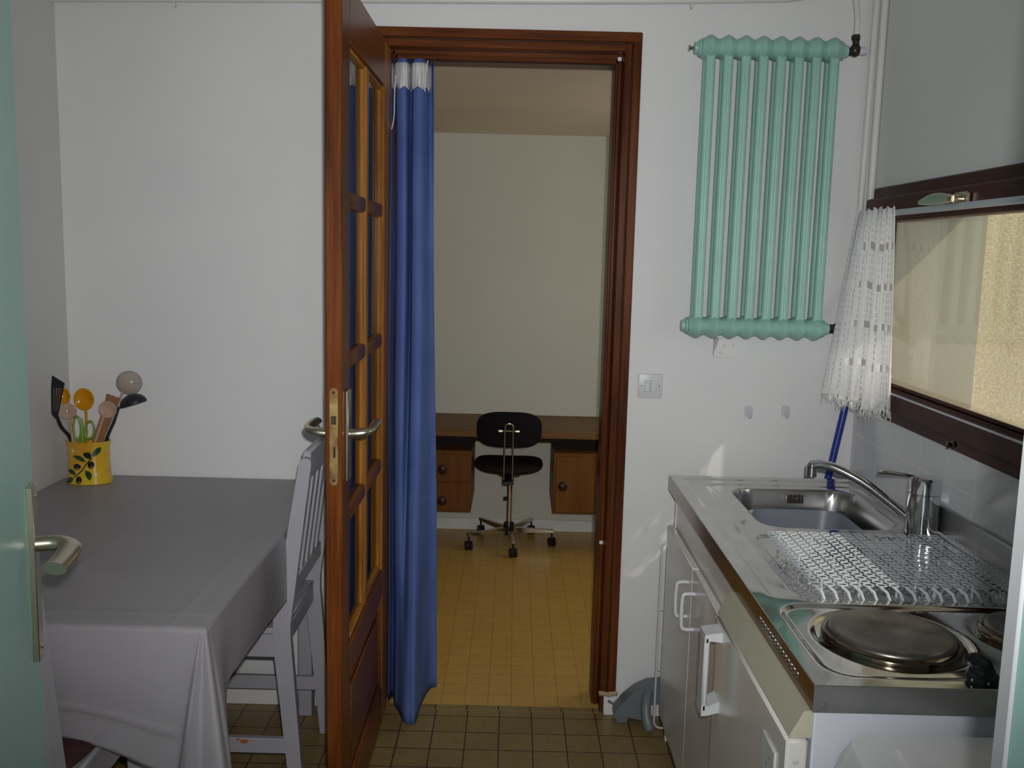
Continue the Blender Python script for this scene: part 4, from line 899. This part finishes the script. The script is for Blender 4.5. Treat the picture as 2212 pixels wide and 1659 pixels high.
# slotted turner
u_ = utensil('slotted_turner', 'black slotted turner standing leftmost in the yellow pot', 'kitchen utensil', (-1.352, 2.868, ZB0))
MB().tube(spline([(-1.340, 2.866, 0.785), (-1.3490, 2.858, 0.892), (-1.356, 2.812, 0.944), (-1.3461, 2.766, 0.9856), (-1.3465, 2.757, 0.9972)], 6), [0.0055] * 20 + [0.006] * 5, 10).build('handle', 'navy_black', u_)
b = MB()
slab([(-1.3562, 1.0020), (-1.3512, 1.0020), (-1.3455, 1.0726), (-1.3536, 1.0726)], 2.7535, 2.7555, b)
slab([(-1.3499, 1.0020), (-1.3467, 1.0020), (-1.3382, 1.0726), (-1.3433, 1.0726)], 2.7535, 2.7555, b)
slab([(-1.3453, 1.0020), (-1.3426, 1.0020), (-1.3316, 1.0726), (-1.3360, 1.0726)], 2.7535, 2.7555, b)
slab([(-1.3412, 1.0020), (-1.3387, 1.0020), (-1.3254, 1.0726), (-1.3294, 1.0726)], 2.7535, 2.7555, b)
slab([(-1.3374, 1.0020), (-1.3335, 1.0020), (-1.3169, 1.0726), (-1.3232, 1.0726)], 2.7535, 2.7555, b)
slab([(-1.3536, 1.0726), (-1.3169, 1.0726), (-1.3132, 1.0876), (-1.3494, 1.1098)], 2.7535, 2.7555, b); slab([(-1.3465, 0.9836), (-1.3388, 0.9894), (-1.3335, 1.0020), (-1.3562, 1.0020), (-1.3538, 0.9914)], 2.7535, 2.7555, b)
b.build('blade', 'navy_black', u_)
def spoon(nm, lb, m, base, neck, cen, rx, rz, y, r=0.0045, dish=0.012, mh=None, hole=False, cat='spoon', thick=0.003):
    u = utensil(nm, lb, cat, (base[0], base[2], ZB0))
    MB().tube([(base[0], base[2], 0.785), (neck[0], y, neck[1]), (cen[0] + (neck[0] - cen[0]) * 0.3, y, cen[1] - rz * (0.55 if not hole else 0.85))], [r, r * 0.9, r * 0.8], 10).build('handle', mh or m, u)
    def fn(s_, t_):
        a = s_ * 2 * pi; q = t_ * (1 - 0.24 * hole) + 0.24 * hole
        return (cen[0] + rx * q * cos(a), y - 0.002 + dish * (1 - q * q) , cen[1] + rz * q * sin(a))
    MB().grid(fn, 32, 7).build('bowl', m, u, solid=thick, angle=60)
    return u
spoon('serving_spoon', 'translucent amber spoon half hidden behind the slotted turner', 'amber', (-1.322, 0, 2.878), (-1.376, 0.995), (-1.381, 1.028), 0.0195, 0.024, 2.888, 0.004)
spoon('serving_spoon', 'translucent amber spoon with large round bowl behind the wooden spoon', 'amber', (-1.322, 0, 2.895), (-1.320, 0.975), (-1.325, 1.017), 0.031, 0.034, 2.900, 0.0045)
spoon('wooden_spoon', 'pale wooden spoon with a hole in its head', 'beech', (-1.330, 0, 2.856), (-1.3465, 0.975), (-1.3498, 0.9885), 0.0275, 0.0245, 2.843, 0.0052, 0.001, hole=True, thick=0.005)
u_ = utensil('spatula', 'white plastic utensil handle behind the pierced wooden spoon', 'kitchen utensil', (-1.335, 2.875, ZB0))
MB().tube(spline([(-1.340, 2.872, 0.785), (-1.3475, 2.872, 0.895), (-1.360, 2.875, 0.945), (-1.372, 2.878, 0.978)], 5), [0.006] * 6 + [0.0065] * 10, 10, flat=0.6).build('handle', 'white_plastic', u_)
slab([(-1.366, 0.968), (-1.376, 0.966), (-1.386, 0.99), (-1.382, 1.005), (-1.364, 1.0)], 2.876, 2.880).build('blade', 'white_plastic', u_)
u_ = utensil('scissors', 'lime green scissors standing handles up in the yellow pot', 'scissors', (-1.307, 2.862, ZB0))
def loop(cx, cz, a_, c_, rt): return [(p[0], 2.846, p[1]) for p in ell(cx, cz, a_, c_, rt, 24)]
MB().tube(loop(-1.3245, 0.937, 0.0115, 0.036, 0.0), 0.0035, 8, closed=True).build('finger_loop', 'lime', u_)
MB().tube(loop(-1.2865, 0.931, 0.0135, 0.028, -0.12), 0.0035, 8, closed=True).build('finger_loop', 'lime', u_)
b = MB(); slab([(-1.322, 0.902), (-1.300, 0.902), (-1.300, 0.87), (-1.320, 0.87)], 2.843, 2.849, b); b.tube([(-1.309, 2.847, 0.90), (-1.308, 2.847, 0.935), (-1.313, 2.847, 0.968)], [0.006, 0.005, 0.004], 8); b.build('shank', 'lime', u_)
slab([(-1.318, 0.872), (-1.303, 0.872), (-1.309, 0.79), (-1.312, 0.79)], 2.8445, 2.8475).build('blade', 'chrome_dull', u_)
u_ = utensil('wooden_spatula', 'brown flat wooden spatula behind the plain wooden spoon', 'spatula', (-1.275, 2.866, ZB0))
slab([(-1.3045, 0.785), (-1.286, 0.785), (-1.253, 0.905), (-1.2225, 0.975), (-1.1985, 1.0275), (-1.2385, 1.0415), (-1.250, 0.995), (-1.272, 0.94), (-1.2885, 0.894)], 2.863, 2.868).build('blade', 'brown_wood', u_)
spoon('wooden_spoon', 'pale plain wooden spoon leaning right in front of the wooden spatula', 'beech', (-1.314, 0, 2.858), (-1.2420, 0.975), (-1.2291, 0.9955), 0.0270, 0.0265, 2.846, 0.0052, 0.006, thick=0.004)
u_ = utensil('ladle', 'black ladle leaning out to the right of the yellow pot', 'ladle', (-1.27, 2.872, ZB0))
MB().tube(spline([(-1.286, 2.886, 0.785), (-1.2485, 2.880, 0.900), (-1.222, 2.874, 0.955), (-1.203, 2.866, 1.000)], 6), [0.0085] * 7 + [0.0075] * 6 + [0.006] * 6, 10, flat=0.6).build('handle', 'navy_black', u_)
def lad(s_, t_):
    a = s_ * 2 * pi; ph = t_ * pi / 2; R = Matrix.Rotation(radians(162.5), 3, 'Y')
    v = R @ Vector((0.0405 * cos(a) * sin(ph), 0.032 * sin(a) * sin(ph), -0.032 * cos(ph)))
    return (-1.1555 + v.x, 2.862 + v.y, 1.0110 + v.z)
MB().grid(lad, 32, 10).build('bowl', 'navy_black', u_, solid=0.002, angle=60)
u_ = utensil('ladle', 'translucent beige ladle with round bowl rising highest behind the pot', 'ladle', (-1.28, 2.89, ZB0))
MB().tube([(-1.298, 2.886, 0.785), (-1.262, 2.893, 0.890), (-1.205, 2.905, 1.045)], 0.0045, 10).build('handle', 'smoke', u_)
def rnd(s_, t_):
    a = s_ * 2 * pi; ph = t_ * pi / 2
    return (-1.1915 + 0.0395 * cos(a) * sin(ph), 2.922 - 0.030 * cos(ph), 1.0690 + 0.0365 * sin(a) * sin(ph))
MB().grid(rnd, 32, 10).build('bowl', 'smoke', u_, solid=0.002, angle=60)

# ------------------------------------------------------------------ back room: desk and office chair
dk = thing('desk', 'brown wooden desk with two hanging pedestals against the far wall', 'desk', (0.0, 4.78, 0.2))
MB().box(-0.95, 0.85, 4.552, YB - 0.001, 0.601, 0.638, 0.004).build('desk_top', 'desk_top', dk)
MB().box(-0.95, 0.85, 4.60, 4.62, 0.575, 0.6005).build('front_rail', 'desk_recess_shade', dk)
MB().box(-0.95, -0.185, 4.66, YB - 0.02, 0.530, 0.6005).build('spacer', 'desk_recess_shade', dk)
MB().box(0.21, 0.85, 4.66, YB - 0.02, 0.530, 0.6005).build('spacer', 'desk_recess_shade', dk)
b = MB(); b.box(-0.64, -0.190, 4.56, 4.985, 0.222, 0.530, 0.003); b.build('pedestal', 'desk_wood', dk)
b = MB(); b.box(0.213, 0.66, 4.56, 4.985, 0.226, 0.530, 0.003); b.build('pedestal', 'desk_wood', dk)
for z0, z1, zk in ((0.374, 0.512, 0.441), (0.232, 0.370, 0.284)):
    dw = MB().box(-0.625, -0.205, 4.551, 4.5595, z0, z1, 0.002).build('drawer', 'desk_wood', dk)
    MB().lathe([(0.010, 0), (0.010, 0.010), (0.023, 0.017), (0.024, 0.024), (0.016, 0.031), (0.0, 0.032)], 18, TR(-0.330, 4.551, zk) @ RX(90), cap=False).build('knob', 'knob_wood', dw)
dw = MB().box(0.226, 0.647, 4.551, 4.5595, 0.234, 0.516, 0.002).build('cupboard_door', 'desk_wood', dk)
MB().lathe([(0.010, 0), (0.010, 0.010), (0.023, 0.017), (0.024, 0.024), (0.016, 0.031), (0.0, 0.032)], 18, TR(0.259, 4.551, 0.370) @ RX(90), cap=False).build('knob', 'knob_wood', dw)

oc = thing('office_chair', 'black office swivel chair with chrome base in front of the desk', 'office chair', (0.0, 4.77, 0))
hx, hy = 0.0, 4.77
def superpad(cx, cy, cz, a_, b_, c_, e1, e2, bow=0.0, bowz=0.0, nu=40, nv=16, tiltx=0):
    def pw(v, e): return math.copysign(abs(v) ** e, v)
    def fn(u, v):
        th_ = u * 2 * pi; ph = (v - 0.5) * pi
        x = a_ * pw(cos(ph), e1) * pw(cos(th_), e2); z = c_ * pw(cos(ph), e1) * pw(sin(th_), e2); y = b_ * pw(sin(ph), e1)
        return (cx + x, cy + y - bow * (x / a_) ** 2 + tiltx * z, cz + z + bowz * (x / a_) ** 2)
    return fn
MB().grid(superpad(-0.0095, 4.490, 0.654, 0.158, 0.024, 0.0875, 0.5, 0.62, bow=-0.03, bowz=-0.004, tiltx=-0.1), 48, 14).build('backrest', 'black_fabric', oc, angle=70)
def seatf(u, v):
    th_ = u * 2 * pi; ph = (v - 0.5) * pi; pw = lambda q, e: math.copysign(abs(q) ** e, q)
    x = 0.172 * abs(cos(ph)) ** 0.5 * pw(cos(th_), 0.6); y = 0.165 * abs(cos(ph)) ** 0.5 * pw(sin(th_), 0.6); z = 0.026 * sin(ph) * (1.0 if ph > 0 else 1.0)
    return (hx - 0.008 + x, hy - 0.07 + y, 0.434 + z + 0.012 * (x / 0.172) ** 2)
MB().grid(seatf, 48, 14).build('seat', 'brown_fabric', oc, angle=70)
b = MB(); b.box(hx - 0.055, hx + 0.05, 4.62, 4.80, 0.392, 0.412, 0.006); b.build('seat_plate', 'black', oc)
fx = -0.0095
loopP = [(fx - 0.0205, 4.68, 0.404), (fx - 0.0205, 4.475, 0.404), (fx - 0.0205, 4.45, 0.417), (fx - 0.0205, 4.452, 0.53), (fx - 0.0195, 4.448, 0.665)] + [(fx + 0.0195 * cos(a), 4.447, 0.672 + 0.0195 * sin(a)) for a in [pi - pi * k / 8 for k in range(9)]] + [(fx + 0.0195, 4.448, 0.665), (fx + 0.0205, 4.452, 0.53), (fx + 0.0205, 4.45, 0.417), (fx + 0.0205, 4.475, 0.404), (fx + 0.0205, 4.68, 0.404)]
MB().tube(loopP, 0.0042, 10).build('back_bar', 'chrome_dull', oc)
MB().tube([(fx - 0.048, 4.458, 0.653), (fx + 0.048, 4.458, 0.653)], 0.004, 8).build('clamp_bar', 'chrome_dull', oc)
for s_ in (-1, 1): MB().tube([(fx + s_ * 0.032, 4.458, 0.653), (fx + s_ * 0.050, 4.458, 0.653)], 0.010, 12).build('clamp_knob', 'chrome_dull', oc)
b = MB(); b.box(fx - 0.028, fx + 0.028, 4.455, 4.70, 0.388, 0.408, 0.004); b.build('bracket', 'black', oc)
MB().tube([(hx, hy, 0.09), (hx, hy, 0.395)], 0.0135, 16).build('column', 'chrome_dull', oc)
MB().tube([(hx - 0.012, hy - 0.004, 0.242), (hx - 0.03, hy - 0.010, 0.242)], 0.010, 12).build('height_knob', 'black', oc)
MB().lathe([(0.026, 0.052), (0.028, 0.060), (0.028, 0.108), (0.024, 0.116)], 20, TR(hx, hy, 0)).build('hub', 'black', oc)
for tx, ty_ in ((-0.201, 4.648), (0.024, 4.545), (0.223, 4.742), (-0.150, 4.935), (0.120, 4.950)):
    v = Vector((tx - hx, ty_ - hy, 0)); L = v.length; a = math.atan2(v.y, v.x)
    am = MB(); xf = TR(hx, hy, 0) @ RZ(math.degrees(a))
    am._new([(0.024, -0.011, 0.062), (0.024, 0.011, 0.062), (0.024, 0.011, 0.092), (0.024, -0.011, 0.092), (L + 0.008, -0.008, 0.074), (L + 0.008, 0.008, 0.074), (L + 0.008, 0.008, 0.088), (L + 0.008, -0.008, 0.088)], [(0, 1, 2, 3), (7, 6, 5, 4), (0, 4, 5, 1), (1, 5, 6, 2), (2, 6, 7, 3), (3, 7, 4, 0)], xf)
    ar = am.build('base_arm', 'chrome_dull', oc)
    b = MB(); b.tube([(tx, ty_, 0.080), (tx, ty_, 0.045)], 0.005, 8)
    for s_ in (-1, 1): b.lathe([(0.018, -0.008), (0.0235, -0.006), (0.0235, 0.006), (0.018, 0.008)], 18, TR(tx, ty_, 0.0238) @ RZ(20) @ TR(s_ * 0.010, 0, 0) @ RY(90))
    b.box(tx - 0.006, tx + 0.006, ty_ - 0.012, ty_ + 0.012, 0.030, 0.050, 0.003); b.build('caster', 'black', ar)
